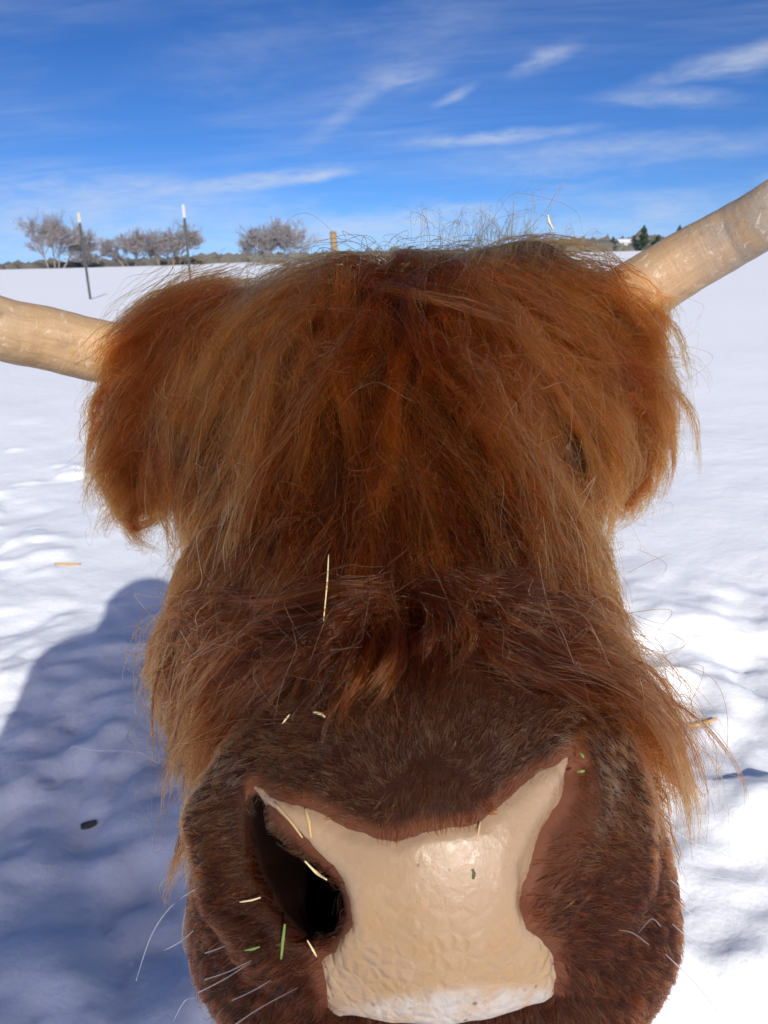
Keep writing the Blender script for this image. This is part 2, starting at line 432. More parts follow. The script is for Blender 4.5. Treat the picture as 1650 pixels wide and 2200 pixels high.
padsd = np.full(len(BV), 500.0); padsd[front] = sdpoly(bpx[front], bpy_[front], PAD)
_m = np.full(len(BV), 1.0)
for a in MOUTH: _m = np.minimum(_m, sd_cone(BV, *a))
jit = 22 * fbm(BV * 95, 3) + 30 * fbm(BV * 40 + 7, 2)
padsd = padsd + jit * np.where(bpy_ < 1800, 1.0, .75)
padsd = np.where((_m < .0015) & (padsd < 60), 60.0, padsd)

m, out = mat('hide')                                   # skin under the coat
co = TEXO()
n1 = NOISE(co, 60, 5, .6)
hc = MIXC(n1, (.014, .0042, .0020, 1), (.036, .0105, .0045, 1))
pink = ATTR('bare'); hc = MIXC(pink, hc, (.125, .046, .025, 1))
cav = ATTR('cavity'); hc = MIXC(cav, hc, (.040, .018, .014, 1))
b = principled(out, Base_Color=hc, Roughness=.6, Normal=BUMP(NOISE(co, 420, 3, .6), .25, .001))
put(b.inputs['Specular IOR Level'], MATH('MULTIPLY_ADD', cav, -.05, .10))
MAT_HIDE = m
body = quads_mesh('body', to_world(BV), BQ, MAT_HIDE, COW)
cutd = np.full(len(BV), 1.0)
for a in CUTS[:24]: cutd = np.minimum(cutd, sd_cone(BV, *a))
cutr = np.full(len(BV), 1.0)
for a in FOLDC: cutr = np.minimum(cutr, sd_cone(BV, *a))
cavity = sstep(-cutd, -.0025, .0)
def vattr(o, name, vals):
    a = o.data.attributes.new(name, 'FLOAT', 'POINT'); a.data.foreach_set('value', np.asarray(vals, np.float32))
bare = sstep(-padsd, -26, 0) * .8 + .55 * sstep(-cutr, -.010, 0)
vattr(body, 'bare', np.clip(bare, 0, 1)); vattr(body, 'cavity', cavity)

# pale nose pad: a skin of its own lying on the muzzle, its edge sinking into the hide
def build_pad():
    keep = (padsd[BQ] < 24).any(1); q = BQ[keep]
    used, inv = np.unique(q, return_inverse=True); q = inv.reshape(-1, 4); V = BV[used]
    import bmesh
    bm = bmesh.new(); vs = [bm.verts.new(p) for p in V.tolist()]
    for f in q: bm.faces.new([vs[i] for i in f])
    bm.normal_update()
    bmesh.ops.subdivide_edges(bm, edges=bm.edges[:], cuts=1, use_grid_fill=True)
    for _ in range(3): bmesh.ops.smooth_vert(bm, verts=bm.verts[:], factor=.4, use_axis_x=True, use_axis_y=True, use_axis_z=True)
    bm.normal_update(); bm.verts.ensure_lookup_table()
    P = np.array([v.co[:] for v in bm.verts]); NN = grad(P); P = P - NN * sdf(P)[:, None]
    px, py, _ = proj(P)
    sd_ = sdpoly(px, py, PAD) + (22 * fbm(P * 95, 3) + 30 * fbm(P * 40 + 7, 2)) * np.where(py < 1800, 1.0, .75)
    cd = np.full(len(P), 1.0)
    for a in CUTS[:24]: cd = np.minimum(cd, sd_cone(P, *a))
    rise = .0042 * sstep(-sd_, -8, 44) - .0017
    low = sstep(py, 1880, 2080)
    cells = np.abs(fbm(np.stack([P @ RIGHT * 75, P @ UP * 60, P @ FWD * 60], 1), 2)) * 2
    rise = rise + (.0008 * cells - .0003) * low * sstep(-sd_, 0, 20)
    P2 = P + NN * rise[:, None]
    for v, p in zip(bm.verts, to_world(P2)): v.co = p
    me = bpy.data.meshes.new('nose_pad'); bm.to_mesh(me); bm.free()
    me.polygons.foreach_set('use_smooth', [True] * len(me.polygons))
    o = link('nose_pad', me, COW)
    lip = sstep(py - .0005 * (px - 1050) ** 2, 2095, 2135) ; vattr(o, 'lip', lip)
    vattr(o, 'edge', sstep(sd_, -30, 0) * (py < 1830)); vattr(o, 'low', low); cm = np.full(len(P), 1.0)
    for a in MOUTH: cm = np.minimum(cm, sd_cone(P, *a))
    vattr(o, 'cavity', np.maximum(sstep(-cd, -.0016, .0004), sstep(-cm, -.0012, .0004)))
    m, out = mat('nose_skin'); co = TEXO()
    def VOR(sc, feat):
        n = N('ShaderNodeTexVoronoi', feature=feat); put(n.inputs['Vector'], co); n.inputs['Scale'].default_value = sc; return n.outputs['Distance']
    base = MIXC(NOISE(co, 28, 4, .6), (.385, .262, .163, 1), (.320, .206, .110, 1))
    base = MIXC(MATH('MULTIPLY', ATTR('low'), SSTEP(NOISE(co, 55, 3, .5), .40, .65, 0, .7)), base, (.345, .210, .090, 1))
    blot = SSTEP(NOISE(co, 120, 4, .65), .62, .75, 0, .35); base = MIXC(blot, base, (.42, .24, .13, 1))
    lipn = MATH('MULTIPLY', ATTR('lip'), SSTEP(NOISE(co, 70, 5, .7), .28, .62))
    base = MIXC(MATH('MULTIPLY', lipn, .8), base, (.42, .40, .385, 1))
    dots = MATH('MULTIPLY', ATTR('lip'), SSTEP(VOR(150, 'F1'), .20, .08)); base = MIXC(dots, base, (.16, .10, .08, 1))
    specks = SSTEP(VOR(95, 'F1'), .085, .05, 0, .8); base = MIXC(MATH('MULTIPLY', specks, SSTEP(NOISE(co, 18, 2), .52, .6)), base, (.16, .10, .06, 1))
    base = MIXC(MATH('MULTIPLY', ATTR('edge'), .6), base, (.34, .19, .13, 1))
    base = MIXC(ATTR('cavity'), base, (.05, .025, .02, 1))  # shade of the nostril and mouth recesses put into the pad colour
    cell = VOR(165, 'DISTANCE_TO_EDGE'); cellh = SSTEP(cell, 0, .35)
    hgt = MATH('ADD', MATH('MULTIPLY', cellh, MATH('MULTIPLY_ADD', ATTR('low'), .40, .05)), MATH('MULTIPLY', NOISE(co, 350, 4, .65), .30))
    hgt = MATH('ADD', hgt, MATH('MULTIPLY', MATH('MULTIPLY', ATTR('lip'), NOISE(co, 190, 4, .7)), 1.2))
    wet = SSTEP(NOISE(co, 40, 3, .6), .38, .66, .16, .46)
    rgh = N('ShaderNodeMix'); put(rgh.inputs[0], ATTR('lip')); put(rgh.inputs[2], wet); rgh.inputs[3].default_value = .75
    b = principled(out, Base_Color=base, Roughness=rgh.outputs[0], Normal=BUMP(hgt, .6, .0018))
    b.inputs['Subsurface Weight'].default_value = .25; b.inputs['Subsurface Radius'].default_value = (1.0, .45, .25)
    b.inputs['Subsurface Scale'].default_value = .004
    me.materials.append(m); return o
build_pad()

def tube(path, rad, seg=20, sub=10, wob=0.0, seed=0, caps=True):
    """smooth tube through control points (Catmull-Rom), returns verts, faces, along"""
    path = np.array(path, float); n = len(path)
    ext = np.vstack([2 * path[0] - path[1], path, 2 * path[-1] - path[-2]]); rx = np.array([rad[0]] + list(rad) + [rad[-1]])
    pts, rs = [], []
    for i in range(n - 1):
        for k in range(sub):
            t = k / sub; a, b, c, d = ext[i:i + 4]
            pts.append(.5 * (2 * b + (c - a) * t + (2 * a - 5 * b + 4 * c - d) * t * t + (3 * b - a - 3 * c + d) * t ** 3)); rs.append(rx[i + 1] + (rx[i + 2] - rx[i + 1]) * t)
    pts.append(path[-1]); rs.append(rad[-1]); pts = np.array(pts); rs = np.array(rs)
    T = nrm(np.gradient(pts, axis=0)); ref = np.array((.13, .31, .94)); u = nrm(np.cross(T[0], ref)); V = []
    for i, (p, t, r) in enumerate(zip(pts, T, rs)):
        u = nrm(u - t * (u @ t)); w = np.cross(t, u)
        for k in range(seg):
            a = 2 * math.pi * k / seg; rr = r * (1 + wob * math.sin(3.1 * a + seed + i * .35) * .6 + wob * math.sin(i * .9 + seed))
            V.append(p + rr * (math.cos(a) * u + math.sin(a) * w))
    F = []; m_ = len(pts)
    for i in range(m_ - 1):
        for k in range(seg): F.append((i * seg + k, i * seg + (k + 1) % seg, (i + 1) * seg + (k + 1) % seg, (i + 1) * seg + k))
    if caps: F.append(tuple(range(seg))[::-1]); F.append(tuple(range((m_ - 1) * seg, m_ * seg)))
    return np.array(V), F, np.repeat(np.linspace(0, 1, m_), seg)

def horn(path, rad, seed, tint):
    V, F, al = tube(path, rad, 28, 14, .004, seed)
    m, out = mat('horn'); co = TEXO()
    al_n = ATTR('along')
    st = N('ShaderNodeTexNoise'); st.inputs['Scale'].default_value = 1.0; st.inputs['Detail'].default_value = 6; st.inputs['Roughness'].default_value = .65
    put(st.inputs['Vector'], COMB(MATH('MULTIPLY', al_n, 5.0), MATH('MULTIPLY', ATTR('rx'), 5.0), MATH('MULTIPLY', ATTR('ry'), 5.0)))
    streak = st.outputs['Fac']
    c = MIXC(SSTEP(streak, .3, .7), tint[0], tint[1])
    c = MIXC(MATH('MULTIPLY', SSTEP(al_n, tint[3], tint[3] + .25), SSTEP(NOISE(co, 34, 5, .7), .3, .62)), c, tint[2])
    scr = SSTEP(NOISE(MAPPING(co, (1, 1.6, 1)), 95, 4, .7, 1.4), .58, .66, 0, .65); c = MIXC(scr, c, (.60, .51, .40, 1))
    dk = SSTEP(NOISE(co, 26, 4, .6), .58, .72, 0, .65); c = MIXC(dk, c, (.17, .115, .07, 1))
    ring = NOISE(COMB(MATH('MULTIPLY', al_n, 42.0), 0.0), 1.0, 3, .6)
    h = MATH('ADD', MATH('MULTIPLY', ring, .38), MATH('ADD', MATH('MULTIPLY', streak, .5), MATH('MULTIPLY', NOISE(co, 130, 4, .7), .5)))
    principled(out, Base_Color=c, Roughness=.50, Normal=BUMP(h, .5, .003))
    o = mesh_np('horn', to_world(V), F, m, COW)
    vattr(o, 'along', al); ang = np.tile(2 * np.pi * np.arange(28) / 28, len(V) // 28)
    vattr(o, 'rx', np.cos(ang)); vattr(o, 'ry', np.sin(ang)); return o
horn([v3(520, 775, .78), v3(370, 778, .765), v3(210, 754, .740), v3(100, 727, .715), v3(0, 706, .69), v3(-150, 640, .66), v3(-330, 540, .62), v3(-500, 420, .58), v3(-640, 300, .53)],
     [.032, .031, .0300, .0292, .0282, .026, .021, .014, .004], 1.0, ((.52, .355, .19, 1), (.42, .275, .14, 1), (.34, .27, .19, 1), .42))
horn([v3(1140, 735, .78), v3(1270, 684, .765), v3(1375, 624, .74), v3(1480, 560, .72), v3(1570, 510, .70), v3(1660, 455, .675), v3(1800, 345, .66), v3(1920, 160, .655), v3(1980, -60, .68)],
     [.034, .0335, .0315, .0295, .0278, .0264, .023, .015, .004], 4.0, ((.47, .31, .165, 1), (.37, .245, .135, 1), (.30, .255, .20, 1), .30))

# eyes
def eye(px, py, lift, r):
    c = surf(px, py); c = c - grad(c[None])[0] * (r * (1 - lift)) + 0
    m, out = mat('eyeball'); lw = N('ShaderNodeLayerWeight')
    principled(out, Base_Color=(.018, .012, .010, 1), Roughness=.12).inputs['Specular IOR Level'].default_value = .22
    import bmesh
    bm = bmesh.new(); bmesh.ops.create_uvsphere(bm, u_segments=28, v_segments=18, radius=r * SCL)
    me = bpy.data.meshes.new('eye'); bm.to_mesh(me); bm.free(); me.materials.append(m)
    me.polygons.foreach_set('use_smooth', [True] * len(me.polygons))
    o = link('eye', me); o.location = to_world(c); o.parent = COW; o.matrix_parent_inverse = COW.matrix_world.inverted()
    bpy.context.view_layer.update()
    # lids
    n = nrm(grad(c[None])[0]); t1 = nrm(np.cross(n, (0, 0, 1))); t2 = np.cross(n, t1)
    for s in (1, -1):
        P = [c + n * (r * .62) * math.cos(a * .2) + t1 * r * 1.12 * math.cos(a) + t2 * s * r * .72 * math.sin(a) for a in np.linspace(0, math.pi, 7)]
        V, F, _ = tube(P, [.003, .006, .007, .0075, .007, .006, .003], 10, 5)
        mesh_np('eyelid', to_world(V), F, MAT_HIDE, o)
eye(1226, 972, .50, .020); eye(455, 1010, .50, .020)

# ------------------------------------------------------------------ hair
TRI = np.concatenate([BQ[:, [0, 1, 2]], BQ[:, [0, 2, 3]]])
TA = np.linalg.norm(np.cross(BV[TRI[:, 1]] - BV[TRI[:, 0]], BV[TRI[:, 2]] - BV[TRI[:, 0]]), axis=1) / 2
TC = BV[TRI].mean(1); TPX, TPY, TD = proj(TC)
TN = nrm(g_[TRI].mean(1)); TF = -np.einsum('ij,ij->i', TN, nrm(TC))       # > 0 faces the camera
TPAD = padsd[TRI].mean(1); TCAV = cavity[TRI].mean(1); TFOLD = sstep(-cutr, -.0035, .0005)[TRI].mean(1)

def sample(weight, n, r):
    w = TA * weight; w = w / w.sum(); t = r.choice(len(w), n, p=w)
    a, b = r.rand(n), r.rand(n); m_ = a + b > 1; a[m_] = 1 - a[m_]; b[m_] = 1 - b[m_]
    A, B, C = BV[TRI[t, 0]], BV[TRI[t, 1]], BV[TRI[t, 2]]
    return A + a[:, None] * (B - A) + b[:, None] * (C - A), TN[t]
def blobs(lst, px, py):
    """soft union of ellipses (px, py, rx, ry, strength)"""
    o = np.zeros(len(px))
    for (x, y, rx, ry, s) in lst: o = np.maximum(o, s * np.exp(-(((px - x) / rx) ** 2 + ((py - y) / ry) ** 2) ** 2))
    return o
def field(ctrl, px, py, sig=95.0):
    """interpolated control values at pixels of the photograph (the coat's lie is read there)"""
    c = np.array(ctrl, float); d2 = (px[:, None] - c[None, :, 0]) ** 2 + (py[:, None] - c[None, :, 1]) ** 2
    w = np.exp(-d2 / (2 * sig * sig)) + 1e-4 / (1 + d2 / 1e4); w /= w.sum(1, keepdims=True)
    return w @ c[:, 2:]
def lie3d(P, n, d2):
    e = d2[:, :1] * RIGHT - d2[:, 1:2] * UP; ray = nrm(P)
    rn = np.einsum('ij,ij->i', ray, n); en = np.einsum('ij,ij->i', e, n)
    s = np.where(rn < -.3, en / np.minimum(rn, -.3), 0.0)
    s = np.clip(s, -1.3, 1.3)
    d = np.where((rn < -.3)[:, None], e - s[:, None] * ray, e - en[:, None] * n)
    return nrm(d)

def grow(roots, normals, npts, length, ctrl, lift, layer, grav, r, wild=.15, sig=95.0, pull=.5):
    """guide strands: follow the lie of the coat, ride at their own height above the skin, sag, never enter the skin"""
    n = len(roots); P = roots.copy(); pts = [P.copy()]; step = length / (npts - 1)
    px, py, _ = proj(P); d0 = field(ctrl, px, py, sig)[:, :2]; D = nrm(lie3d(P, normals, d0) + normals * lift[:, None])
    wob = r.randn(n, 3) * wild; wob2 = r.randn(n, 3) * wild
    for k in range(1, npts):
        t = k / (npts - 1); px, py, _ = proj(P)
        f = field(ctrl, px, py, sig); g = grad(P)
        T = lie3d(P, g, f[:, :2]); T = T + g * (lift * max(0, 1 - 3.0 * t))[:, None]
        T = T + wob * math.sin(3.0 * t) + wob2 * math.cos(5 * t + 1) * t + np.array((0, 0, -1.0)) * grav * t
        D = nrm(D * .45 + nrm(T) * .55); P = P + D * step[:, None]
        h = layer * min(1.0, 3.2 * t); s = sdf(P)
        push = np.where(s < h, (h - s), (h - s) * pull * (1 - .6 * t)); push = np.clip(push, -.02, .03)
        P = P + grad(P) * push[:, None]; pts.append(P.copy())
    return np.stack(pts, 1)

def children(guides, groots, roots, npts, r, clump=.75, cpow=1.2, len_jit=(.6, 1.0), amp=.003, freq=3.0, stray=.08, stray_amp=.018, spread=1.0, k2=7):
    """hairs gathered into locks: each follows its guide, drawn together towards the tips, in smaller wisps"""
    n = len(roots); gi = np.zeros(n, int); gT = groots
    kd = kdtree.KDTree(len(gT))
    for i, p in enumerate(gT): kd.insert(p, i)
    kd.balance()
    for i, p in enumerate(roots):
        c = kd.find_n(p, 2); gi[i] = c[0][1] if len(c) < 2 or r.rand() < .82 else c[1][1]
    sub = r.randint(0, k2, n); key = gi * k2 + sub; nk = len(groots) * k2      # wisps inside a lock
    m = guides.shape[1]; t = np.linspace(0, 1, npts)
    kL = r.uniform(len_jit[0], len_jit[1], nk); L = np.clip(kL[key] * r.uniform(.82, 1.08, n), .15, 1.1)
    isst = r.rand(n) < stray
    tt = np.minimum(t[None, :] * L[:, None], 1.0) * (m - 1); i0 = np.clip(tt.astype(int), 0, m - 2); f = (tt - i0)[..., None]
    G = guides[gi[:, None], i0] * (1 - f) + guides[gi[:, None], i0 + 1] * f
    off = roots - groots[gi]
    cnt_ = np.maximum(np.bincount(key, minlength=nk), 1); ko = np.stack([np.bincount(key, off[:, q], nk) for q in range(3)], 1) / cnt_[:, None]   # each wisp's own root offset
    cl = clump * (t ** cpow)[None, :] * r.uniform(.8, 1.08, n)[:, None]; cl = np.clip(np.where(isst[:, None], cl * .3, cl), 0, .99)
    so = r.randn(nk, 3) * .0034 * spread
    wisp = ko[key][:, None, :] * (1 - .55 * t)[None, :, None] + so[key][:, None, :] * (t ** .8)[None, :, None]
    P = G + off[:, None, :] * (1 - cl)[..., None] + wisp * cl[..., None]
    def wave(idx, num, A, fq):
        nonlocal P
        for q in range(2):
            ph = r.rand(num)[idx] * 6.28; fr = (fq * (1 + 1.2 * q) * r.uniform(.6, 1.5, num))[idx]; dr = nrm(r.randn(num, 3))[idx]
            w_ = A[:, None] / (1 + q) * (np.sin(fr[:, None] * t[None, :] * 2 + ph[:, None]) - .5 * np.sin(ph)[:, None]) * t[None, :] ** .7
            P = P + dr[:, None, :] * w_[..., None]
    global WISP_TONE
    WISP_TONE = r.normal(0, .30, nk)[key]
    wave(key, nk, amp * np.ones(n), freq)
    wave(np.arange(n), n, np.where(isst, stray_amp * r.rand(n) ** 1.5, amp * .34 * r.uniform(.3, 1.7, n)), freq * 1.9)
    return P, gi, isst

GAPS = [(1226, 968, 27, 31, .88), (702, 985, 36, 100, .80), (888, 850, 26, 85, .86), (450, 1020, 34, 95, .75), (1030, 1010, 16, 70, .75), (600, 1040, 16, 70, .7), (960, 1040, 12, 60, .7)]   # places where the coat parts
def part_hair(P, seed, crown):
    px, py, _ = proj(P.reshape(-1, 3)); px = px.reshape(P.shape[:2]); py = py.reshape(P.shape[:2]); rr = np.random.RandomState(seed).rand(len(P)); keep = np.ones(len(P), bool)
    for x, y, a, b, p in GAPS + ([] if crown else [(1110, 425, 230, 78, .98)]): keep &= ~((((px - x) / a) ** 2 + ((py - y) / b) ** 2 < 1).any(1) & (rr < p))
    return keep
def hair_obj(name, P, radius, shade, material, tip=.25, thick=None):
    if len(P) > 200:
        if len(WISP_TONE) == len(shade): shade = shade + WISP_TONE
        kp = part_hair(P, 3, name == 'crown_tuft'); P = P[kp]; shade = shade[kp]; thick = None if thick is None else thick[kp]
    n, k, _ = P.shape
    c = bpy.data.hair_curves.new(name); c.add_curves([k] * n)
    c.attributes['position'].data.foreach_set('vector', to_world(P.reshape(-1, 3)).astype(np.float32).ravel())
    t = np.linspace(0, 1, k); prof = radius * np.where(t < .6, 1.0, 1.0 - (1 - tip) * (t - .6) / .4)
    R = np.tile(prof, (n, 1)) * (np.ones(n) if thick is None else thick)[:, None]
    a = c.attributes.get('radius') or c.attributes.new('radius', 'FLOAT', 'POINT'); a.data.foreach_set('value', R.astype(np.float32).ravel())
    a = c.attributes.new('shade', 'FLOAT', 'CURVE'); a.data.foreach_set('value', shade.astype(np.float32))
    c.materials.append(material)
    o = link(name, c, COW); o['kind'] = 'stuff'; return o

def coarse(n, frac=.07):
    return np.where(r.rand(n) < frac, r.uniform(1.9, 2.7, n), r.uniform(.7, 1.3, n))
def hair_mat(name, dark, mid, light, pale, rough=.30, rad=.36, tipmix=.30, coat=0.0, ior=1.36):
    """shade 0 dark .. 1 mid .. 2 light .. 3 bleached; hairs fade towards the lighter tone at the tip"""
    m, out = mat(name); hi = N('ShaderNodeHairInfo')
    s = ATTR('shade'); s = MATH('ADD', s, MATH('MULTIPLY', MATH('SUBTRACT', hi.outputs['Intercept'], .35), tipmix))
    s = MATH('ADD', s, MATH('MULTIPLY', MATH('SUBTRACT', hi.outputs['Random'], .5), .35))
    col = RAMP(MATH('DIVIDE', s, 3.0, clamp=True), [(0.0, dark), (.33, mid), (.66, light), (1.0, pale)])
    h = N('ShaderNodeBsdfHairPrincipled', parametrization='COLOR'); h.inputs['Color'].default_value = (1, 1, 1, 1)
    put(h.inputs['Color'], col); h.inputs['Roughness'].default_value = rough; h.inputs['Radial Roughness'].default_value = rad
    h.inputs['Coat'].default_value = coat; h.inputs['IOR'].default_value = ior
    h.inputs['Random Roughness'].default_value = .2
    nt.links.new(h.outputs[0], out.inputs['Surface']); return m
RUST = hair_mat('coat_rust', (.011, .0022, .0008), (.180, .0300, .0034), (.41, .088, .0100), (.50, .21, .070), rough=.26, ior=1.22)
SNOUT = hair_mat('coat_snout', (.008, .0020, .0010), (.070, .0135, .0028), (.24, .054, .0085), (.46, .20, .075), rough=.17, ior=1.27)
FUR = hair_mat('coat_short', (.026, .0060, .0022), (.255, .0490, .0125), (.45, .120, .034), (.42, .22, .12), rough=.18, tipmix=.35, ior=1.24)
WHITE = hair_mat('whisker_white', (.35, .33, .30), (.62, .58, .52), (.80, .77, .72), (.90, .88, .85), rough=.2)

r = np.random.RandomState(21)
# ---- forelock: hangs from the poll over the forehead, parted right of the middle, swept over the horn roots
FL = [(840, 560, .0, 1, .24), (700, 575, -.1, 1, .24), (600, 580, -.3, 1, .22), (480, 600, -.7, .8, .19), (390, 640, -.9, .7, .16), (300, 700, -.85, .8, .14), (250, 850, -.45, 1, .13),
      (400, 800, -.6, 1, .17), (540, 760, -.15, 1, .20), (540, 1000, -.08, 1, .15), (690, 800, -.04, 1, .20), (690, 1050, .02, 1, .13), (790, 900, .02, 1, .17), (620, 880, -.1, 1, .17),
      (840, 780, -.02, 1, .18), (850, 950, .02, 1, .16), (905, 850, .35, 1, .18), (960, 960, .36, 1, .16), (1000, 780, .28, 1, .20), (980, 640, .12, 1, .22), (1100, 680, .45, 1, .20),
      (1100, 950, .34, 1, .15), (1200, 640, .85, .7, .17), (1300, 700, .9, .65, .14), (1360, 800, .7, .8, .13), (1400, 900, .25, 1, .12), (1240, 900, .5, 1, .15), (1230, 1050, .35, 1, .10),
      (1020, 1150, .25, 1, .10), (850, 1150, .0, 1, .10), (740, 1150, -.05, 1, .10), (560, 1150, -.25, 1, .11), (430, 1000, -.5, 1, .12), (1130, 540, .5, .3, .15)]
FL += [(655, 860, -.22, 1, .17), (735, 860, .16, 1, .17), (815, 800, -.14, 1, .18), (885, 790, .42, 1, .18), (470, 880, -.5, 1, .15)]
front_w = (TF > -.25) * (TD < .95)
w = blobs([(560, 740, 300, 200, 1), (840, 700, 420, 220, 1), (1120, 740, 300, 200, 1), (840, 900, 420, 170, .75), (620, 950, 150, 120, .35), (1080, 950, 160, 120, .4)], TPX, TPY) * front_w * (TPY < 1080) * (TPAD > 0)
ng = 620; gr, gn = sample(w, ng, r); px, py, _ = proj(gr); f = field(FL, px, py, 70)
ln = f[:, 2] * r.uniform(.55, 1.35, ng); layer = .003 + .024 * r.rand(ng) ** 1.4 * sstep(-py, -1150, -650)
guides = grow(gr, gn, 18, ln, FL, .25 + .45 * r.rand(ng), layer, .35, r, wild=.42, sig=70)
roots, _n = sample(w, 30000, r)
P, gi, st = children(guides, gr, roots, 18, r, clump=.95, cpow=.6, amp=.0050, freq=3.6, stray=.07, stray_amp=.020, k2=14, spread=.85)
gsh = r.normal(1.15, .24, ng); sx_, sy_, _ = proj(roots)
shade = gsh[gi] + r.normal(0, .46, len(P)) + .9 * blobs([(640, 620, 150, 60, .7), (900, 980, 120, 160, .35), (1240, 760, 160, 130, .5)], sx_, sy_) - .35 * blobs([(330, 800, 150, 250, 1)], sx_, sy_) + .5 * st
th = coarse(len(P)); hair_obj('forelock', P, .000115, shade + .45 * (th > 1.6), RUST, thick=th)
roots, _n = sample(w, 1500, r)                      # wiry single hairs lying across the locks
P, gi, st = children(guides, gr, roots, 22, r, clump=.3, amp=.004, freq=2.4, stray=1.0, stray_amp=.034, len_jit=(.6, 1.1))
P = P + grad(roots)[:, None, :] * (.012 * np.sin(np.linspace(0, math.pi * .9, 22)))[None, :, None]
hair_obj('wiry_hair', P, .00013, r.normal(1.9, .35, len(P)), RUST, thick=r.uniform(.8, 1.3, len(P)))

# ---- crown tuft standing up behind the poll on the right
w = blobs([(1110, 625, 100, 50, 1), (980, 640, 90, 40, .3)], TPX, TPY) * (TD < .75) * (TF > .05)
ng = 130; gr, gn = sample(w, ng, r)
TU = [(1100, 600, .15, -1, 0), (900, 600, -.15, -1, 0), (1200, 560, .6, -1, 0), (1000, 520, .1, -1, 0)]
guides = grow(gr, gn, 12, (.012 + .055 * r.rand(ng) ** 2.5), TU, np.full(ng, 1.5), np.full(ng, .05), -.25, r, wild=.55, pull=.05)
roots, _n = sample(w, 320, r)
P, gi, st = children(guides, gr, roots, 14, r, clump=.9, amp=.006, freq=2.5, stray=.08, stray_amp=.025, len_jit=(.4, 1.0), k2=4)
hair_obj('crown_tuft', P, .00008, r.normal(1.5, .4, len(P)), RUST)

# ---- ears: long fringes
def ear_hair(ab, seed, ctrl):
    r = np.random.RandomState(seed); a, b = ab; c = (a + b) / 2
    w = np.exp(-(np.linalg.norm(TC - c, axis=1) / .11) ** 4)
    ng = 240; gr, gn = sample(w, ng, r)
    guides = grow(gr, gn, 14, r.uniform(.06, .12, ng), ctrl, r.uniform(.3, 1.0, ng), .004 + .03 * r.rand(ng), .35, r, wild=.35, sig=70, pull=.12)
    roots, _n = sample(w, 8000, r)
    P, gi, st = children(guides, gr, roots, 14, r, clump=.78, amp=.004, freq=3, stray=.14, stray_amp=.02, len_jit=(.5, 1.1))
    hair_obj('ear_hair', P, .00011, r.normal(1.0, .22, ng)[gi] + r.normal(0, .25, len(P)), RUST)
ear_hair(EAR_L, 5, [(430, 830, -.5, 1, 0), (300, 850, -.9, .9, 0), (230, 950, -.5, 1, 0), (300, 1050, -.25, 1, 0), (400, 1000, -.15, 1, 0), (330, 1150, .1, 1, 0)])
ear_hair(EAR_R, 6, [(1250, 780, .6, 1, 0), (1350, 800, 1, .5, 0), (1400, 900, .7, .9, 0), (1390, 1000, .15, 1, 0), (1300, 1000, .1, 1, 0), (1340, 1100, -.1, 1, 0)])

# ---- face and cheeks: medium coat
CK = [(450, 1100, -.35, 1, .07), (380, 1250, -.3, 1, .08), (360, 1450, -.2, 1, .09), (380, 1650, -.05, 1, .08), (550, 1200, -.6, 1, .12), (500, 1350, -.7, .9, .10), (480, 1500, -.5, 1, .09),
      (430, 1600, -.25, 1, .085), (600, 1080, -.15, 1, .08), (700, 1150, -.45, 1, .12), (850, 1150, -.1, 1, .07), (1000, 1120, .3, 1, .06), (1100, 1150, .4, 1, .07), (1250, 1100, .3, 1, .035),
      (1280, 1250, .3, 1, .035), (1320, 1400, .4, 1, .042), (1350, 1550, .4, 1, .040), (1200, 1250, .7, .9, .06), (1150, 1400, .9, .6, .07), (850, 1300, .0, 1, .06), (1380, 1650, .3, 1, .035)]
w = blobs([(450, 1250, 200, 330, 1), (700, 1120, 300, 180, .9), (1000, 1130, 300, 180, .9), (1270, 1250, 180, 330, .9), (400, 1550, 120, 220, 1), (1370, 1520, 120, 200, .8), (840, 1200, 420, 90, .8)], TPX, TPY) * (TF > -.35) * (TD > .40) * (TD < .95) * (TPAD > 40) * (1 - .85 * blobs([(880, 1370, 330, 130, 1)], TPX, TPY))
ng = 620; gr, gn = sample(w, ng, r); px, py, _ = proj(gr); f = field(CK, px, py)
guides = grow(gr, gn, 14, f[:, 2] * r.uniform(.6, 1.25, ng), CK, .35 + .5 * r.rand(ng), .003 + .016 * r.rand(ng) ** 1.4, .25, r, wild=.28, pull=.3)
roots, _n = sample(w, 25000, r)
P, gi, st = children(guides, gr, roots, 12, r, clump=.72, amp=.003, freq=2.6, stray=.16, stray_amp=.014)
th = coarse(len(P)); hair_obj('cheek_hair', P, .00010, r.normal(.60, .22, ng)[gi] + r.normal(0, .34, len(P)) + .4 * (th > 1.6), RUST, thick=th)

# ---- snout band: springs from a whorl on the bridge and sweeps out to both sides like a moustache
SN = [(850, 1240, .0, 1, .10), (700, 1280, -1, .25, .13), (560, 1290, -1, .15, .12), (450, 1330, -.9, .45, .11), (600, 1390, -1, .35, .12), (480, 1430, -.9, .5, .12), (680, 1420, -.75, .8, .11), (560, 1500, -.6, 1, .10),
      (760, 1380, -.45, 1, .075), (740, 1480, -.45, 1, .06), (830, 1390, -.22, 1, .065), (810, 1490, -.4, 1, .05), (920, 1290, .55, .8, .075), (985, 1340, .2, 1, .065), (960, 1420, -.45, 1, .05), (1060, 1290, 1, .3, .14), (1200, 1320, 1, .42, .14),
      (1100, 1390, 1, .45, .14), (1250, 1430, .95, .6, .13), (1340, 1470, .8, .8, .10), (1430, 1560, .6, 1, .07), (1490, 1680, .15, 1, .05), (1400, 1620, .5, 1, .06), (430, 1560, -.4, 1, .10), (420, 1680, -.15, 1, .09)]
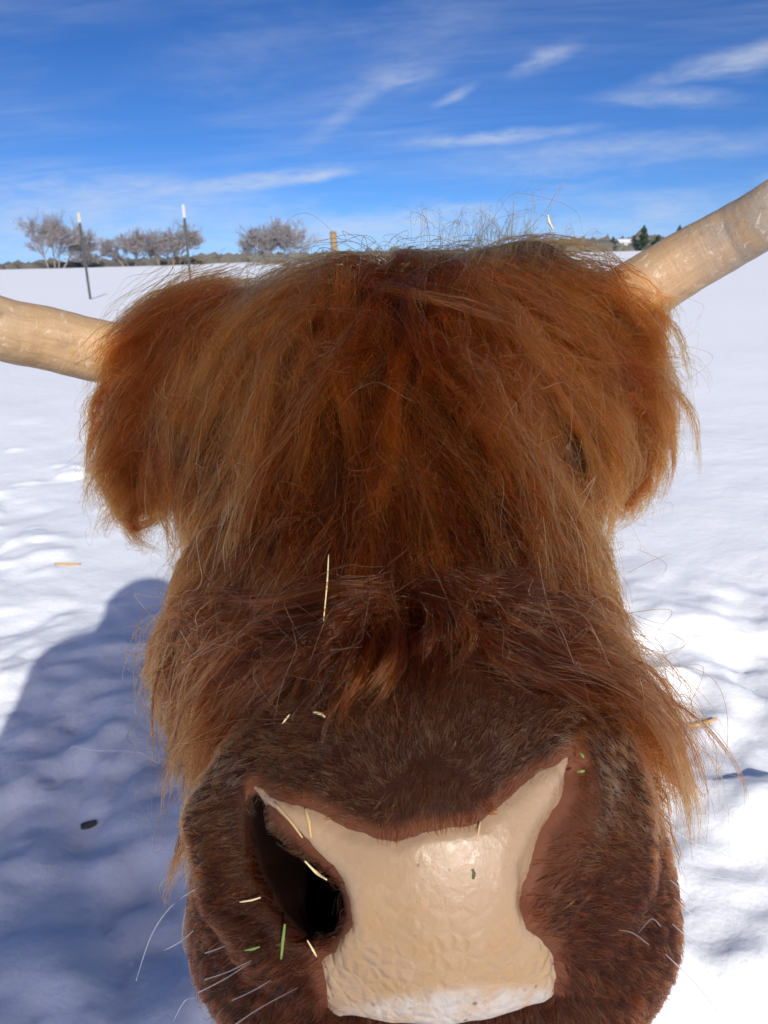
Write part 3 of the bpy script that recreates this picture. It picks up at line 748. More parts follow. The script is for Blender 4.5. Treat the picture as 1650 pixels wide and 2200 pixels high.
w = blobs([(870, 1300, 120, 50, 1.1), (700, 1340, 180, 55, 1), (1030, 1320, 220, 60, 1), (1200, 1390, 150, 60, .8), (520, 1380, 120, 90, .7), (1300, 1450, 80, 70, .6)], TPX, TPY) * (TF > -.2) * (TPAD > 60) * (TD < .7)
ng = 420; gr, gn = sample(w, ng, r); px, py, _ = proj(gr); f = field(SN, px, py, 60)
guides = grow(gr, gn, 18, f[:, 2] * r.uniform(.55, 1.15, ng), SN, .8 + .6 * r.rand(ng), .005 + .022 * r.rand(ng), .22, r, wild=.20, sig=60, pull=.22)
roots, _n = sample(w, 6500, r)
P, gi, st = children(guides, gr, roots, 18, r, clump=.93, cpow=.7, amp=.0022, freq=2.2, stray=.06, stray_amp=.016, k2=5, len_jit=(.7, 1.0))
gsh = r.normal(.8, .28, ng) + .45 * sstep(np.abs(proj(gr)[0] - 880), 120, 330)
snout_guides, snout_roots = guides, gr
th = coarse(len(P)); hair_obj('snout_hair', P, .00011, gsh[gi] + r.normal(0, .35, len(P)) + .4 * (th > 1.6), SNOUT, thick=th)

rr_, _n = sample(w, 420, r)
Pw_, _g, _s = children(snout_guides, snout_roots, rr_, 22, r, clump=.3, amp=.003, freq=2.0, stray=1.0, stray_amp=.026, len_jit=(.6, 1.1))
Pw_ = Pw_ + grad(rr_)[:, None, :] * (.014 * np.sin(np.linspace(0, math.pi * .9, 22)))[None, :, None]
hair_obj('wiry_hair', Pw_, .00012, r.normal(1.6, .4, len(Pw_)), SNOUT)
# ---- single locks that can be told apart in the photograph
def locks(name, lst, mat_, seed, npts=20, boost=1.0, more=1.0, kw=None):
    r = np.random.RandomState(seed); G, R, K = [], [], []
    allp = np.concatenate([np.array(l[0], float) for l in lst]); S_ = surf_many(allp[:, 0], allp[:, 1]); i = 0
    for pix, lift, n, rw, sh in lst:
        n = int(n * more)
        k = len(pix); q = S_[i:i + k]; i += k; dep = q @ FWD; dep[dep > .765] = np.nan; good = ~np.isnan(dep); dep = np.interp(np.arange(k), np.arange(k)[good], dep[good]) if good.any() else np.full(k, .70)
        prof = np.sin(np.pi * np.linspace(.12, .93, k)) * lift * boost
        ctrl = np.array([v3(x, y, d_ - h_) for (x, y), d_, h_ in zip(pix, dep, prof)])
        ext = np.vstack([2 * ctrl[0] - ctrl[1], ctrl, 2 * ctrl[-1] - ctrl[-2]]); u = np.linspace(0, k - 1, npts); a = np.clip(u.astype(int), 0, k - 2); f = (u - a)[:, None]
        A, B, C, D_ = ext[a], ext[a + 1], ext[a + 2], ext[a + 3]
        G.append(.5 * (2 * B + (C - A) * f + (2 * A - 5 * B + 4 * C - D_) * f * f + (3 * B - A - 3 * C + D_) * f ** 3))
        R.append(G[-1][0] + r.randn(n, 3) * rw); K += [sh] * n
    G = np.array(G); R = np.concatenate(R)
    P, gi, st = children(G, G[:, 0], R, npts, r, **(kw or dict(clump=.85, cpow=.6, amp=.0040, freq=2.6, stray=.08, stray_amp=.014, k2=14, len_jit=(.70, 1.05), spread=1.25)))
    shade = 1.2 + .6 * (np.array([l[4] for l in lst])[gi] - 1.15) + r.normal(0, .42, len(P))
    th = np.where(r.rand(len(P)) < .12, r.uniform(1.8, 2.5, len(P)), r.uniform(.7, 1.3, len(P)))
    return hair_obj(name, P, .000115, shade + .3 * (th > 1.6), mat_, thick=th)
locks('snout_lock', [
    ([(900, 1270), (975, 1285), (1003, 1335), (985, 1390), (930, 1440)], .022, 160, .006, 1.0), ([(880, 1285), (930, 1300), (950, 1350), (925, 1400), (880, 1450)], .020, 120, .005, .9),
    ([(860, 1330), (850, 1380), (838, 1430), (800, 1490), (755, 1540)], .018, 170, .005, 1.7), ([(800, 1340), (790, 1400), (770, 1450), (735, 1500), (715, 1545)], .018, 140, .005, 1.6),
    ([(760, 1360), (758, 1400), (745, 1450), (735, 1490)], .015, 110, .004, 1.8), ([(770, 1330), (715, 1400), (670, 1460), (630, 1530)], .016, 130, .005, 1.2), ([(740, 1330), (660, 1400), (600, 1460), (560, 1540)], .016, 130, .005, 1.0),
    ([(840, 1290), (720, 1285), (600, 1310), (500, 1290), (430, 1240)], .020, 240, .007, 1.45), ([(820, 1305), (700, 1335), (580, 1350), (470, 1340), (400, 1300)], .022, 260, .007, 1.2), ([(800, 1320), (690, 1370), (560, 1390), (450, 1380)], .022, 260, .007, 1.35),
    ([(780, 1335), (670, 1400), (540, 1440), (430, 1450)], .020, 240, .006, 1.15), ([(720, 1370), (620, 1440), (500, 1500), (400, 1530)], .018, 170, .006, 1.2), ([(620, 1430), (540, 1490), (480, 1560), (430, 1640), (400, 1720)], .018, 170, .006, 1.0),
    ([(960, 1285), (1100, 1315), (1250, 1395), (1360, 1500), (1440, 1620), (1490, 1735)], .020, 220, .007, .7), ([(980, 1320), (1130, 1370), (1290, 1460), (1410, 1570), (1495, 1700)], .022, 220, .007, .5), ([(1000, 1360), (1140, 1410), (1290, 1490), (1400, 1590), (1450, 1690)], .018, 200, .006, .6),
    ([(980, 1270), (1120, 1280), (1260, 1330), (1390, 1420)], .018, 260, .007, 1.35), ([(1060, 1330), (1190, 1370), (1330, 1440), (1440, 1530)], .018, 260, .006, 1.35), ([(1010, 1390), (1130, 1440), (1260, 1490), (1370, 1560)], .014, 170, .006, 1.2), ([(1100, 1250), (1210, 1240), (1310, 1290), (1400, 1380)], .014, 150, .006, 1.3)], SNOUT, 31, boost=1.25, more=1.0, kw=dict(clump=.93, cpow=.55, amp=.0030, freq=2.0, stray=.05, stray_amp=.014, k2=6, len_jit=(.75, 1.05), spread=1.15))
locks('forelock_lock', [
    ([(890, 730), (855, 820), (840, 920), (838, 1010), (800, 1090)], .016, 190, .006, 1.7), ([(865, 770), (845, 880), (848, 980), (842, 1080)], .018, 150, .005, 2.0), ([(880, 800), (915, 880), (970, 970), (1010, 1060), (1030, 1150)], .014, 190, .006, 1.6),
    ([(895, 780), (960, 850), (1030, 950), (1090, 1060), (1120, 1160)], .014, 190, .006, 1.5), ([(860, 860), (890, 950), (930, 1030), (960, 1130)], .012, 150, .005, 1.9), ([(600, 700), (590, 850), (600, 980), (610, 1090)], .016, 190, .007, 1.5),
    ([(560, 640), (545, 780), (520, 930), (510, 1040)], .018, 190, .008, 1.1), ([(720, 680), (740, 830), (755, 960), (760, 1080)], .018, 190, .007, 1.5), ([(660, 700), (670, 850), (650, 1000), (610, 1130)], .016, 190, .007, 1.3),
    ([(1050, 660), (1120, 780), (1180, 900), (1230, 1040), (1260, 1130)], .018, 200, .008, 1.7), ([(1130, 650), (1220, 730), (1290, 830), (1330, 950)], .020, 460, .017, 1.5), ([(1150, 620), (1270, 670), (1350, 750), (1410, 850)], .022, 460, .017, 1.7),
    ([(1180, 600), (1300, 640), (1390, 710), (1440, 800)], .022, 200, .010, 1.5), ([(480, 640), (380, 690), (290, 760), (225, 850)], .022, 460, .017, .9), ([(450, 660), (350, 690), (265, 740), (215, 800)], .022, 460, .017, 1.0),
    ([(500, 620), (390, 640), (300, 680), (240, 730)], .020, 200, .010, 1.2), ([(450, 700), (370, 790), (300, 880), (250, 970)], .020, 460, .017, .9), ([(470, 760), (410, 870), (360, 980), (330, 1080)], .018, 460, .017, .8), ([(420, 780), (330, 860), (260, 940), (205, 1020)], .018, 460, .017, .7),
    ([(610, 600), (560, 640), (540, 720), (530, 800)], .014, 120, .006, 2.3), ([(680, 590), (670, 650), (665, 720), (660, 800)], .014, 120, .006, 2.4), ([(740, 590), (730, 660), (715, 740), (700, 800)], .014, 100, .006, 2.1)], RUST, 32)

# ---- short fur of the nose and lips
SF = [(930, 1560, .05, -1, 0), (930, 1700, .0, 1, 0), (800, 1600, -.3, -1, 0), (700, 1660, -1, -.25, 0), (600, 1640, -1, .2, 0), (1050, 1600, .4, -1, 0), (1150, 1580, .8, -.6, 0), (1280, 1600, .5, .9, 0),
      (500, 1700, -.6, .6, 0), (470, 1820, -1, .2, 0), (500, 1950, -1, .15, 0), (480, 2080, -.9, .5, 0), (600, 2080, -.9, .3, 0), (600, 2180, -.6, .9, 0), (1320, 1750, .6, .8, 0), (1250, 1880, 1, -.25, 0), (1380, 1880, 1, .2, 0),
      (1280, 2000, 1, .05, 0), (1400, 2020, .9, .5, 0), (1300, 2120, .7, .7, 0), (1180, 2170, .1, 1, 0), (1200, 1950, .6, -.6, 0), (950, 2250, 0, 1, 0)]
w = (TD < .56) * (TF > -.35) * sstep(TPY, 1455, 1540) * (TCAV < .75) * (sstep(TPAD, -16, 8) + .10 * sstep(TPAD, -70, -10)) * (1 - .9 * TFOLD)
ng = 5200; gr, gn = sample(w, ng, r); px, py, _ = proj(gr)
low = sstep(py, 1750, 2000)
guides = grow(gr, gn, 6, (.0066 + .0030 * low) * r.uniform(.7, 1.3, ng), SF, .55 - .30 * low + .25 * r.rand(ng), .0008 + .0010 * r.rand(ng), .0, r, wild=.22, sig=55, pull=.3)
roots, _n = sample(w, 100000, r)
P, gi, st = children(guides, gr, roots, 6, r, clump=.50, cpow=.9, amp=.0006, freq=1.2, stray=.12, stray_amp=.003, spread=.10, len_jit=(.6, 1.05), k2=2)
sx_, sy_, _ = proj(roots)
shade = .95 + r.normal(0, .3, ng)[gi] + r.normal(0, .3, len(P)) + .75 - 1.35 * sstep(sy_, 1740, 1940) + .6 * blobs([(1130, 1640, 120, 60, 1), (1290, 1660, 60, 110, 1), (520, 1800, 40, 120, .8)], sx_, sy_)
shade = shade + np.where(r.rand(len(P)) < .05, 1.0, 0); hair_obj('muzzle_fur', P, .00007, shade, FUR, thick=r.uniform(.7, 1.4, len(P)))  # a few hairs coloured lighter as painted glints

# ---- chin and jaw fringe
w = (TD < .72) * (TD > .40) * sstep(TPY, 2020, 2160) * (TPAD > 30) * (1 - TCAV) + (TD < .72) * (TPY > 2230)
ng = 200; gr, gn = sample(w, ng, r)
CH = [(500, 2150, -.3, 1, 0), (900, 2250, 0, 1, 0), (1400, 2150, .35, 1, 0)]
guides = grow(gr, gn, 9, r.uniform(.02, .05, ng), CH, r.uniform(.5, 1.2, ng), np.full(ng, .006), .9, r, wild=.3, pull=.05)
roots, _n = sample(w, 7000, r)
P, gi, st = children(guides, gr, roots, 9, r, clump=.85, amp=.0012, stray=.1, stray_amp=.006, spread=.4)
hair_obj('chin_hair', P, .00008, r.normal(.7, .4, len(P)), SNOUT)

# ---- long coat of neck, body, legs
w = (TC[:, 1] > .78) * (TC[:, 2] > GZ + .10) * ((TD > .80) | (TF < -.3)) + ((TF <= -.3) & (TC[:, 1] > .5)) * 1.0; w = np.clip(w, 0, 1)
ng = 900; gr, gn = sample(w, ng, r)
def grow_body():
    P = gr.copy(); pts = [P.copy()]; L = r.uniform(.06, .13, ng); D = nrm(gn * .6 + np.array((0, .35, -.8))); wob = r.randn(ng, 3) * .3
    for k in range(1, 8):
        T = np.array((0, .25, -1.0)) + wob; g = grad(P); T = T - g * np.minimum(0, np.einsum('ij,ij->i', T, g))[:, None]
        D = nrm(D * .5 + T * .5); P = P + D * (L / 7)[:, None]; s = sdf(P); P = P + g * np.where(s < .006, .006 - s, 0)[:, None]
        P[:, 2] = np.maximum(P[:, 2], GZ + .01); pts.append(P.copy())
    return np.stack(pts, 1)
guides = grow_body(); roots, _n = sample(w, 36000, r)
P, gi, st = children(guides, gr, roots, 8, r, clump=.75, amp=.005, stray=.1, stray_amp=.02)
hair_obj('body_coat', P, .00016, r.normal(.9, .35, ng)[gi] + r.normal(0, .25, len(P)), RUST)

# ------------------------------------------------------------------ far field: brush line, bare trees, evergreens, farmhouse, posts
def at_ground(px, D):
    """ground point at a pixel column and a distance"""
    d = px_dir(px, 566 - .026 * px); d = d / d[1]; x, y = d[0] * D, D; return np.array((x, y, gh(x, y)))
def simple_mat(name, c1, c2, scale, rough=.9, bump=.0):
    m, out = mat(name); co = TEXO(); n = NOISE(co, scale, 4, .6)
    kw = dict(Base_Color=MIXC(n, (*c1, 1), (*c2, 1)), Roughness=rough)
    if bump: kw['Normal'] = BUMP(n, .5, bump)
    principled(out, **kw); return m
BARK = simple_mat('bark', (.20, .17, .155), (.27, .235, .215), 3)
TWIG = simple_mat('twigs', (.26, .24, .24), (.34, .315, .31), .6)
def bare_tree(px, D, hgt, width, stems, seed, label, vase=.8):
    r = random.Random(seed); base = at_ground(px, D); root = empty('bare_tree', base); tag(root, label, 'tree', 'leafless trees beyond the snow field')
    stemsv, cv, cf = [], [], []
    def seg(V, F, a, b, ra, rb, k=3):
        d = nrm(b - a); u = nrm(np.cross(d, (.3, .9, .2))); w = np.cross(d, u); i = len(V)
        for p, q in ((a, ra), (b, rb)):
            for j in range(k): t = 2 * math.pi * j / k; V.append(p + q * (math.cos(t) * u + math.sin(t) * w))
        for j in range(k): F.append((i + j, i + (j + 1) % k, i + k + (j + 1) % k, i + k + j))
    def branch(p, d, L, rad, lev):
        q = p + d * L
        if lev == 0: tv, tf = [], []; seg(tv, tf, p, q, rad, rad * .68, 6); stemsv.append((tv, tf))
        else: seg(cv, cf, p, q, rad, rad * .68, 3)
        if lev >= 6: return
        for _ in range(4 if lev < 3 else 3):
            e = nrm(d + np.array([r.gauss(0, .50), r.gauss(0, .50), r.gauss(.08, .40)]))
            if e[2] < -.1: e[2] *= -.5
            branch(p + d * L * r.uniform(.30, 1.0), e, L * r.uniform(.55, .90), max(rad * .55, .020), lev + 1)
    for s in range(stems):
        a = 6.28 * (s + r.uniform(.1, .9)) / stems; lean = vase * r.uniform(.2, 1.3)
        branch(np.array((math.cos(a) * width * .10, math.sin(a) * width * .06, -.1)), nrm(np.array((math.cos(a) * lean, math.sin(a) * lean, 1.0))), hgt * r.uniform(.20, .34), .016 * hgt, 0)
    allv = np.array(cv); sx_ = width / 2 / np.percentile(np.abs(allv[:, 0]), 96); sz_ = hgt / np.percentile(allv[:, 2], 99.3); sc = np.array((sx_, sx_, sz_))
    for tv, tf in stemsv: mesh_np('trunk', np.array(tv) * sc + base, tf, BARK, root, False)
    o = mesh_np('crown', np.array(cv) * sc + base, cf, TWIG, root, False); o['kind'] = 'stuff'
bare_tree(118, 150, 9.0, 11.5, 4, 1, 'tallest bare grey tree with uneven crown, behind the cream-topped fence post')
bare_tree(190, 152, 4.8, 5.0, 3, 2, 'low bare shrubby tree close beside the tallest bare tree')
bare_tree(282, 150, 5.8, 9.0, 4, 3, 'rounded bare tree, the lower half of the joined pair')
bare_tree(362, 150, 6.8, 10.5, 4, 4, 'broad bare tree joined to a rounded one, behind the white-topped fence post')
bare_tree(590, 140, 6.6, 10.5, 5, 5, 'fan-shaped bare tree standing alone near the wooden post', 1.0)

def blob_strip(name, label_kind, rows, colour, seed):
    """a far mass of brush: rows of (px0, px1, distance, height)"""
    r = np.random.RandomState(seed); V, F = [], []
    import bmesh
    bm = bmesh.new(); bmesh.ops.create_icosphere(bm, subdivisions=1, radius=1.0)
    sv = np.array([v.co[:] for v in bm.verts]); sf = [[v.index for v in f.verts] for f in bm.faces]; bm.free()
    for (p0, p1, D, h, n) in rows:
        for k in range(n):
            d = D * r.uniform(.97, 1.08); c = at_ground(r.uniform(p0, p1), d); s = h * r.uniform(.45, 1.05)
            q = sv * (1 + .35 * r.randn(len(sv), 1)) * np.array((s * r.uniform(.9, 2.0), s, s)) + c + (0, 0, s * .15); i = len(V)
            V += q.tolist(); F += [[a + i for a in f] for f in sf]
    o = mesh_np(name, V, F, colour, None, False); tag(o, kind='stuff'); return o
BRUSH = simple_mat('brush', (.085, .085, .070), (.150, .135, .115), .25)
b = blob_strip('brush_line', '', [(-1600, -300, 200, 1.8, 260), (2000, 3600, 270, 3.2, 420), (-300, 440, 165, 1.25, 420), (420, 900, 190, 1.6, 300), (880, 1180, 260, 1.8, 160), (1130, 2000, 265, 3.4, 700)], BRUSH, 3)
tag(b, 'low dark line of brush and woods along the horizon', 'brush')

NEEDLE = simple_mat('needles', (.022, .045, .028), (.045, .080, .045), .8)
def evergreen(px, D, hgt, wid, seed, label):
    r = np.random.RandomState(seed); base = at_ground(px, D); root = empty('evergreen_tree', base); tag(root, label, 'tree', 'evergreens on the horizon')
    V, F, _ = tube([base - (0, 0, .2), base + (0, 0, hgt * .5), base + (0, 0, hgt)], [hgt * .025, hgt * .016, .02], 7, 3)
    mesh_np('trunk', V, F, BARK, root)
    V, F = [], []
    for k in range(900):
        t = r.rand() ** .8; z = hgt * (.08 + .92 * t); rad = wid / 2 * (1 - t) ** .75 * (.75 + .35 * math.sin(t * 24 + r.rand())) * math.sqrt(r.rand())
        a = r.rand() * 6.28; c = base + (rad * math.cos(a), rad * math.sin(a), z); s = hgt * .055 * r.uniform(.6, 1.3); i = len(V)
        u = nrm(r.randn(3)); w = nrm(np.cross(u, r.randn(3)))
        V += [c + u * s, c - u * s * .5 + w * s * .6, c - u * s * .5 - w * s * .6, c + np.array((0, 0, -s * .6))]
        F += [(i, i + 1, i + 2), (i, i + 1, i + 3), (i, i + 2, i + 3)]
    o = mesh_np('crown', V, F, NEEDLE, root, False); o['kind'] = 'stuff'
evergreen(1206, 255, 4.6, 4.4, 1, 'small evergreen on the horizon, farthest from the right horn')
evergreen(1316, 255, 4.4, 4.2, 2, 'small evergreen just beside the little white farmhouse')
evergreen(1381, 255, 7.4, 5.6, 3, 'tallest dark evergreen on the horizon next to the farmhouse')
evergreen(1412, 257, 4.6, 5.0, 4, 'squat evergreen crowded against the tallest evergreen')
evergreen(1457, 255, 7.0, 5.2, 5, 'tall evergreen half hidden behind the right horn')

def box(V, F, c, s):
    i = len(V); c = np.array(c, float); s = np.array(s, float) / 2
    for x in (-1, 1):
        for y in (-1, 1):
            for z in (-1, 1): V.append(c + s * (x, y, z))
    F += [(i, i + 1, i + 3, i + 2), (i + 4, i + 6, i + 7, i + 5), (i, i + 4, i + 5, i + 1), (i + 2, i + 3, i + 7, i + 6), (i, i + 2, i + 6, i + 4), (i + 1, i + 5, i + 7, i + 3)]
hb = at_ground(1345, 262); HOUSE = empty('farmhouse', hb); tag(HOUSE, 'little white farmhouse between evergreens on the horizon', 'house')
WALLM = simple_mat('house_paint', (.66, .66, .68), (.74, .74, .75), 1.0); ROOFM = simple_mat('roof_snow', (.72, .74, .78), (.80, .82, .85), 1.0); DARKM = simple_mat('dark_glass', (.03, .035, .04), (.05, .055, .06), 1.0, .2)
V, F = [], []; box(V, F, hb + (0, 0, 1.3), (5.4, 5.0, 2.6)); mesh_np('wall', V, F, WALLM, HOUSE, False)
V = [hb + np.array(p) for p in ((-3, -2.9, 2.55), (3, -2.9, 2.55), (3, 2.9, 2.55), (-3, 2.9, 2.55), (-3, 0, 3.7), (3, 0, 3.7))]
mesh_np('roof', V, [(0, 1, 5, 4), (3, 4, 5, 2), (0, 4, 3), (1, 2, 5), (0, 3, 2, 1)], ROOFM, HOUSE, False)
for x in (-1.5, 1.5): V, F = [], []; box(V, F, hb + (x, -2.51, 1.5), (.9, .06, 1.0)); mesh_np('window', V, F, DARKM, HOUSE, False)
V, F = [], []; box(V, F, hb + (0, -2.51, 1.0), (.95, .06, 2.0)); mesh_np('door', V, F, DARKM, HOUSE, False)

STEEL = simple_mat('post_steel', (.030, .045, .045), (.060, .070, .066), 20, .6); PAINTY = simple_mat('post_paint_cream', (.42, .39, .29), (.50, .46, .35), 15); PAINTW = simple_mat('post_paint_white', (.40, .43, .46), (.48, .50, .52), 15)
def t_post(px_top, px_base, py_base, hgt, cap, capmat, label):
    g = ground_pt(px_base, py_base); top = np.array((g[0], g[1], hgt))
    g[2] = gh(g[0], g[1]); root = empty('fence_post', g); tag(root, label, 'fence post', 'steel posts of the field fence')
    ax = nrm(top - g); L = np.linalg.norm(top - g)
    prof = [(-.035, -.004), (.035, -.004), (.035, .004), (.005, .004), (.005, .045), (-.005, .045), (-.005, .004), (-.035, .004)]
    def ext(z0, z1, k=1.0):
        V = [g + ax * z + np.array((x * k, y * k, 0)) for z in (z0, z1) for x, y in prof]; n = len(prof)
        return V, [(i, (i + 1) % n, n + (i + 1) % n, n + i) for i in range(n)] + [tuple(range(n))[::-1], tuple(range(n, 2 * n))]
    V, F = ext(-.15, L - cap); mesh_np('shaft', V, F, STEEL, root, False)
    V, F = ext(L - cap, L, 1.12); mesh_np('painted_top', V, F, capmat, root, False)
    for k in range(7):
        V, F = [], []; box(V, F, g + ax * (.35 + k * .24) + (0, -.009, 0), (.016, .012, .02)); mesh_np('stud', V, F, STEEL, root, False)
t_post(172, 194, 641, 2.32, .27, PAINTY, 'dark steel fence post with a cream top, in front of bare trees')
t_post(402, 413, 637, 2.42, .34, PAINTW, 'dark steel fence post with a bright white top')
WOOD = simple_mat('post_wood', (.36, .24, .11), (.20, .135, .075), 9, .85, .01)
wb = at_ground(720, 21.0); wr = empty('wooden_post', wb); tag(wr, 'weathered wooden fence post standing behind the forelock', 'fence post')
V, F, _ = tube([wb - (0, 0, .2), wb + (0, 0, .8), wb + (-.03, 0, 1.56)], [.095, .09, .085], 14, 5, .03, 2); mesh_np('shaft', V, F, WOOD, wr)
V, F, _ = tube([wb + (-.03, 0, 1.555), wb + (-.03, 0, 1.575), wb + (-.031, 0, 1.60)], [.088, .087, .06], 14, 3, .03, 5); mesh_np('sawn_top', V, F, WOOD, wr)

# ------------------------------------------------------------------ person behind the camera, whose shadow lies on the snow
def person():
    ox, oy = -.20, -.46; pr = []
    def c(a, b, ra, rb, k=.03): pr.append((np.array(a, float), np.array(b, float), ra, rb, k))
    for s in (-1, 1):
        c((s * .10, 0, .92), (s * .11, .01, .50), .115, .085); c((s * .11, .01, .50), (s * .12, 0, .10), .082, .068); c((s * .12, -.05, .055), (s * .135, .15, .05), .05, .045)
        c((s * .17, 0, 1.44), (s * .20, -.03, 1.14), .085, .075); c((s * .20, -.03, 1.14), (s * .13, .14, 1.02), .070, .055)
        c((s * .13, .14, 1.02), (s * .07, .19, 1.02), .048, .042, .015); c((s * .09, .19, 1.05), (s * .06, .21, 1.07), .018, .015, .01)
    c((0, 0, .80), (0, 0, 1.18), .190, .175, .05); c((0, 0, 1.18), (0, 0, 1.40), .180, .16, .05); c((-.13, 0, 1.46), (.13, 0, 1.46), .085, .085, .06)
    c((0, -.01, 1.50), (0, -.02, 1.60), .10, .11, .05); c((0, .015, 1.62), (0, .0, 1.68), .10, .115); c((0, .115, 1.62), (0, .13, 1.605), .015, .016, .015)
    def f(P):
        d = np.full(len(P), 9.0)
        for a, b, ra, rb, k in pr: d = smin(d, sd_cone(P, a, b, ra, rb), k)
        return d
    g = [np.arange(-.42, .43, .014), np.arange(-.24, .30, .014), np.arange(-.02, 1.84, .014)]
    X = np.stack(np.meshgrid(*g, indexing='ij'), -1); D = f(X.reshape(-1, 3)).reshape(X.shape[:3])
    V, Q = nets(D, *g)
    root = empty('person', (ox, oy, 0)); tag(root, 'person in dark winter clothes whose shadow falls across the snow', 'person')
    cols = {'jacket': ((.03, .04, .07), (.05, .06, .09)), 'trousers': ((.02, .02, .025), (.035, .035, .04)), 'boots': ((.03, .022, .018), (.05, .04, .03)), 'face_skin': ((.42, .26, .19), (.48, .31, .23)), 'mittens': ((.10, .02, .02), (.14, .03, .03)), 'knit_hat': ((.10, .10, .11), (.15, .15, .16))}
    o = quads_mesh('body', V + (ox, oy, gh(ox, oy)), Q, simple_mat('jacket', *cols['jacket'], 30), root)
    for k in list(cols)[1:]: o.data.materials.append(simple_mat(k, *cols[k], 30))
    c_ = V[Q].mean(1); mi = np.zeros(len(Q), int)
    mi[c_[:, 2] < .66] = 1; mi[c_[:, 2] < .16] = 2; mi[(c_[:, 2] > 1.54) & (c_[:, 1] > .06)] = 3; mi[c_[:, 2] > 1.70] = 5; mi[(c_[:, 1] > .165) & (c_[:, 2] < 1.2) & (c_[:, 2] > .9)] = 4
    o.data.polygons.foreach_set('material_index', mi.astype(np.int32))
person()

# ------------------------------------------------------------------ single hairs that stand out: whiskers and strays (pixels of the photograph, riding above the skin)
def depth_at(px, py, default):
    q = surf(px, py); return .60 if q is None else float(q @ FWD)
def mat_is_long(name): return name == 'stray_hair'
def strand(name, pix, base_depth, dd, radius, material, shade, label=None):
    """pix: polyline; starts on the skin and leaves it by dd (towards the lens if negative)"""
    pix = np.array(pix, float); n = 14; u = np.linspace(0, len(pix) - 1, n); i = np.clip(u.astype(int), 0, len(pix) - 2); f = (u - i)[:, None]
    a = pix[np.clip(i - 1, 0, None)]; b = pix[i]; c = pix[i + 1]; d = pix[np.clip(i + 2, None, len(pix) - 1)]
    q = .5 * (2 * b + (c - a) * f + (2 * a - 5 * b + 4 * c - d) * f * f + (3 * b - a - 3 * c + d) * f ** 3)
    t = np.linspace(0, 1, n)
    if base_depth is None or base_depth < 0:
        sd_ = surf_many(q[:, 0], q[:, 1]) @ FWD; ok = ~np.isnan(sd_); D0 = sd_[ok][0] if ok.any() else .60
        D = np.where(ok & (sd_ < D0 + .06), sd_ - .004 - (.018 if mat_is_long(name) else .006), D0 + dd * t)
        D = np.convolve(np.pad(D, 2, 'edge'), np.ones(5) / 5, 'valid')
    else: D = base_depth + dd * t
    P = np.array([v3(x, y, d_) for (x, y), d_ in zip(q, D)])
    o = hair_obj(name, P[None], radius, np.array([shade]), material, tip=.3); del o['kind']; return o
WH = [([(440, 2105), (490, 2088), (541, 2063)], -.012), ([(425, 2133), (480, 2105), (538, 2068)], -.012), ([(498, 2150), (545, 2128), (582, 2106)], -.012), ([(500, 2205), (560, 2165), (640, 2122)], -.015), ([(440, 2048), (470, 2038), (492, 2028)], -.01),
      ([(428, 1905), (370, 1945), (325, 2010), (292, 2108)], -.015), ([(415, 2000), (385, 2025), (352, 2042)], -.01), ([(435, 2150), (400, 2148), (372, 2195)], -.01), ([(1420, 1990), (1400, 1975), (1372, 2005)], -.012),
      ([(1395, 2030), (1360, 2005), (1330, 1998)], -.012), ([(1440, 1780), (1500, 1815), (1590, 1850), (1640, 1895)], .01), ([(1440, 1850), (1510, 1880), (1600, 1893)], .01), ([(1448, 1930), (1500, 1975), (1556, 2012)], .01),
      ([(1445, 1985), (1500, 2040), (1530, 2110)], .01), ([(1430, 2050), (1500, 2120), (1560, 2200)], .01), ([(1415, 1690), (1480, 1720), (1530, 1750)], .01), ([(1440, 1890), (1500, 1935), (1560, 1930)], .01)]
for pix, dd in WH: strand('whisker', pix, -1, dd, .00021, WHITE, 2.2)
ST = [([(340, 1640), (290, 1615), (200, 1612), (125, 1595)], .02, 1.9, WHITE), ([(720, 1150), (600, 1250), (520, 1330), (450, 1370)], -.01, 1.8, RUST), ([(900, 1240), (760, 1320), (600, 1350), (430, 1400)], -.01, 1.6, SNOUT),
      ([(710, 1528), (600, 1545), (500, 1550), (365, 1615)], -.012, 2.6, RUST), ([(690, 1560), (580, 1555), (450, 1590), (362, 1600)], -.012, 2.4, RUST), ([(770, 1600), (700, 1592), (640, 1610), (590, 1640)], -.008, 2.2, RUST),
      ([(470, 795), (478, 815), (540, 798), (580, 788)], -.02, 2.8, RUST), ([(595, 850), (640, 838), (690, 800)], -.02, 2.8, RUST), ([(500, 700), (505, 740), (515, 770)], -.02, 2.6, RUST), ([(1150, 1590), (1220, 1520), (1300, 1530)], -.01, 2.2, RUST),
      ([(1300, 1290), (1400, 1335), (1480, 1345)], .01, .2, SNOUT), ([(1330, 1375), (1420, 1400), (1480, 1385)], .01, .2, SNOUT), ([(1350, 1230), (1400, 1205), (1440, 1190)], .01, .3, SNOUT), ([(1380, 1450), (1430, 1490), (1475, 1560)], .01, .2, SNOUT),
      ([(1370, 1180), (1430, 1210), (1420, 1240)], .01, .5, RUST), ([(440, 760), (430, 850), (450, 930)], -.02, 2.0, RUST)]
for pix, dd, sh, mt in ST: strand('stray_hair', pix, -1, dd, .00013, mt, sh)
# long lash of hair blown up from the crown on the right
for k, pix in enumerate([[(1130, 500), (1175, 450), (1200, 405), (1242, 358)], [(1120, 510), (1170, 455), (1195, 415), (1230, 378)], [(1140, 505), (1180, 452), (1207, 400), (1215, 385)]]): strand('stray_hair', pix, .71, -.01, .00012, RUST, 1.9)

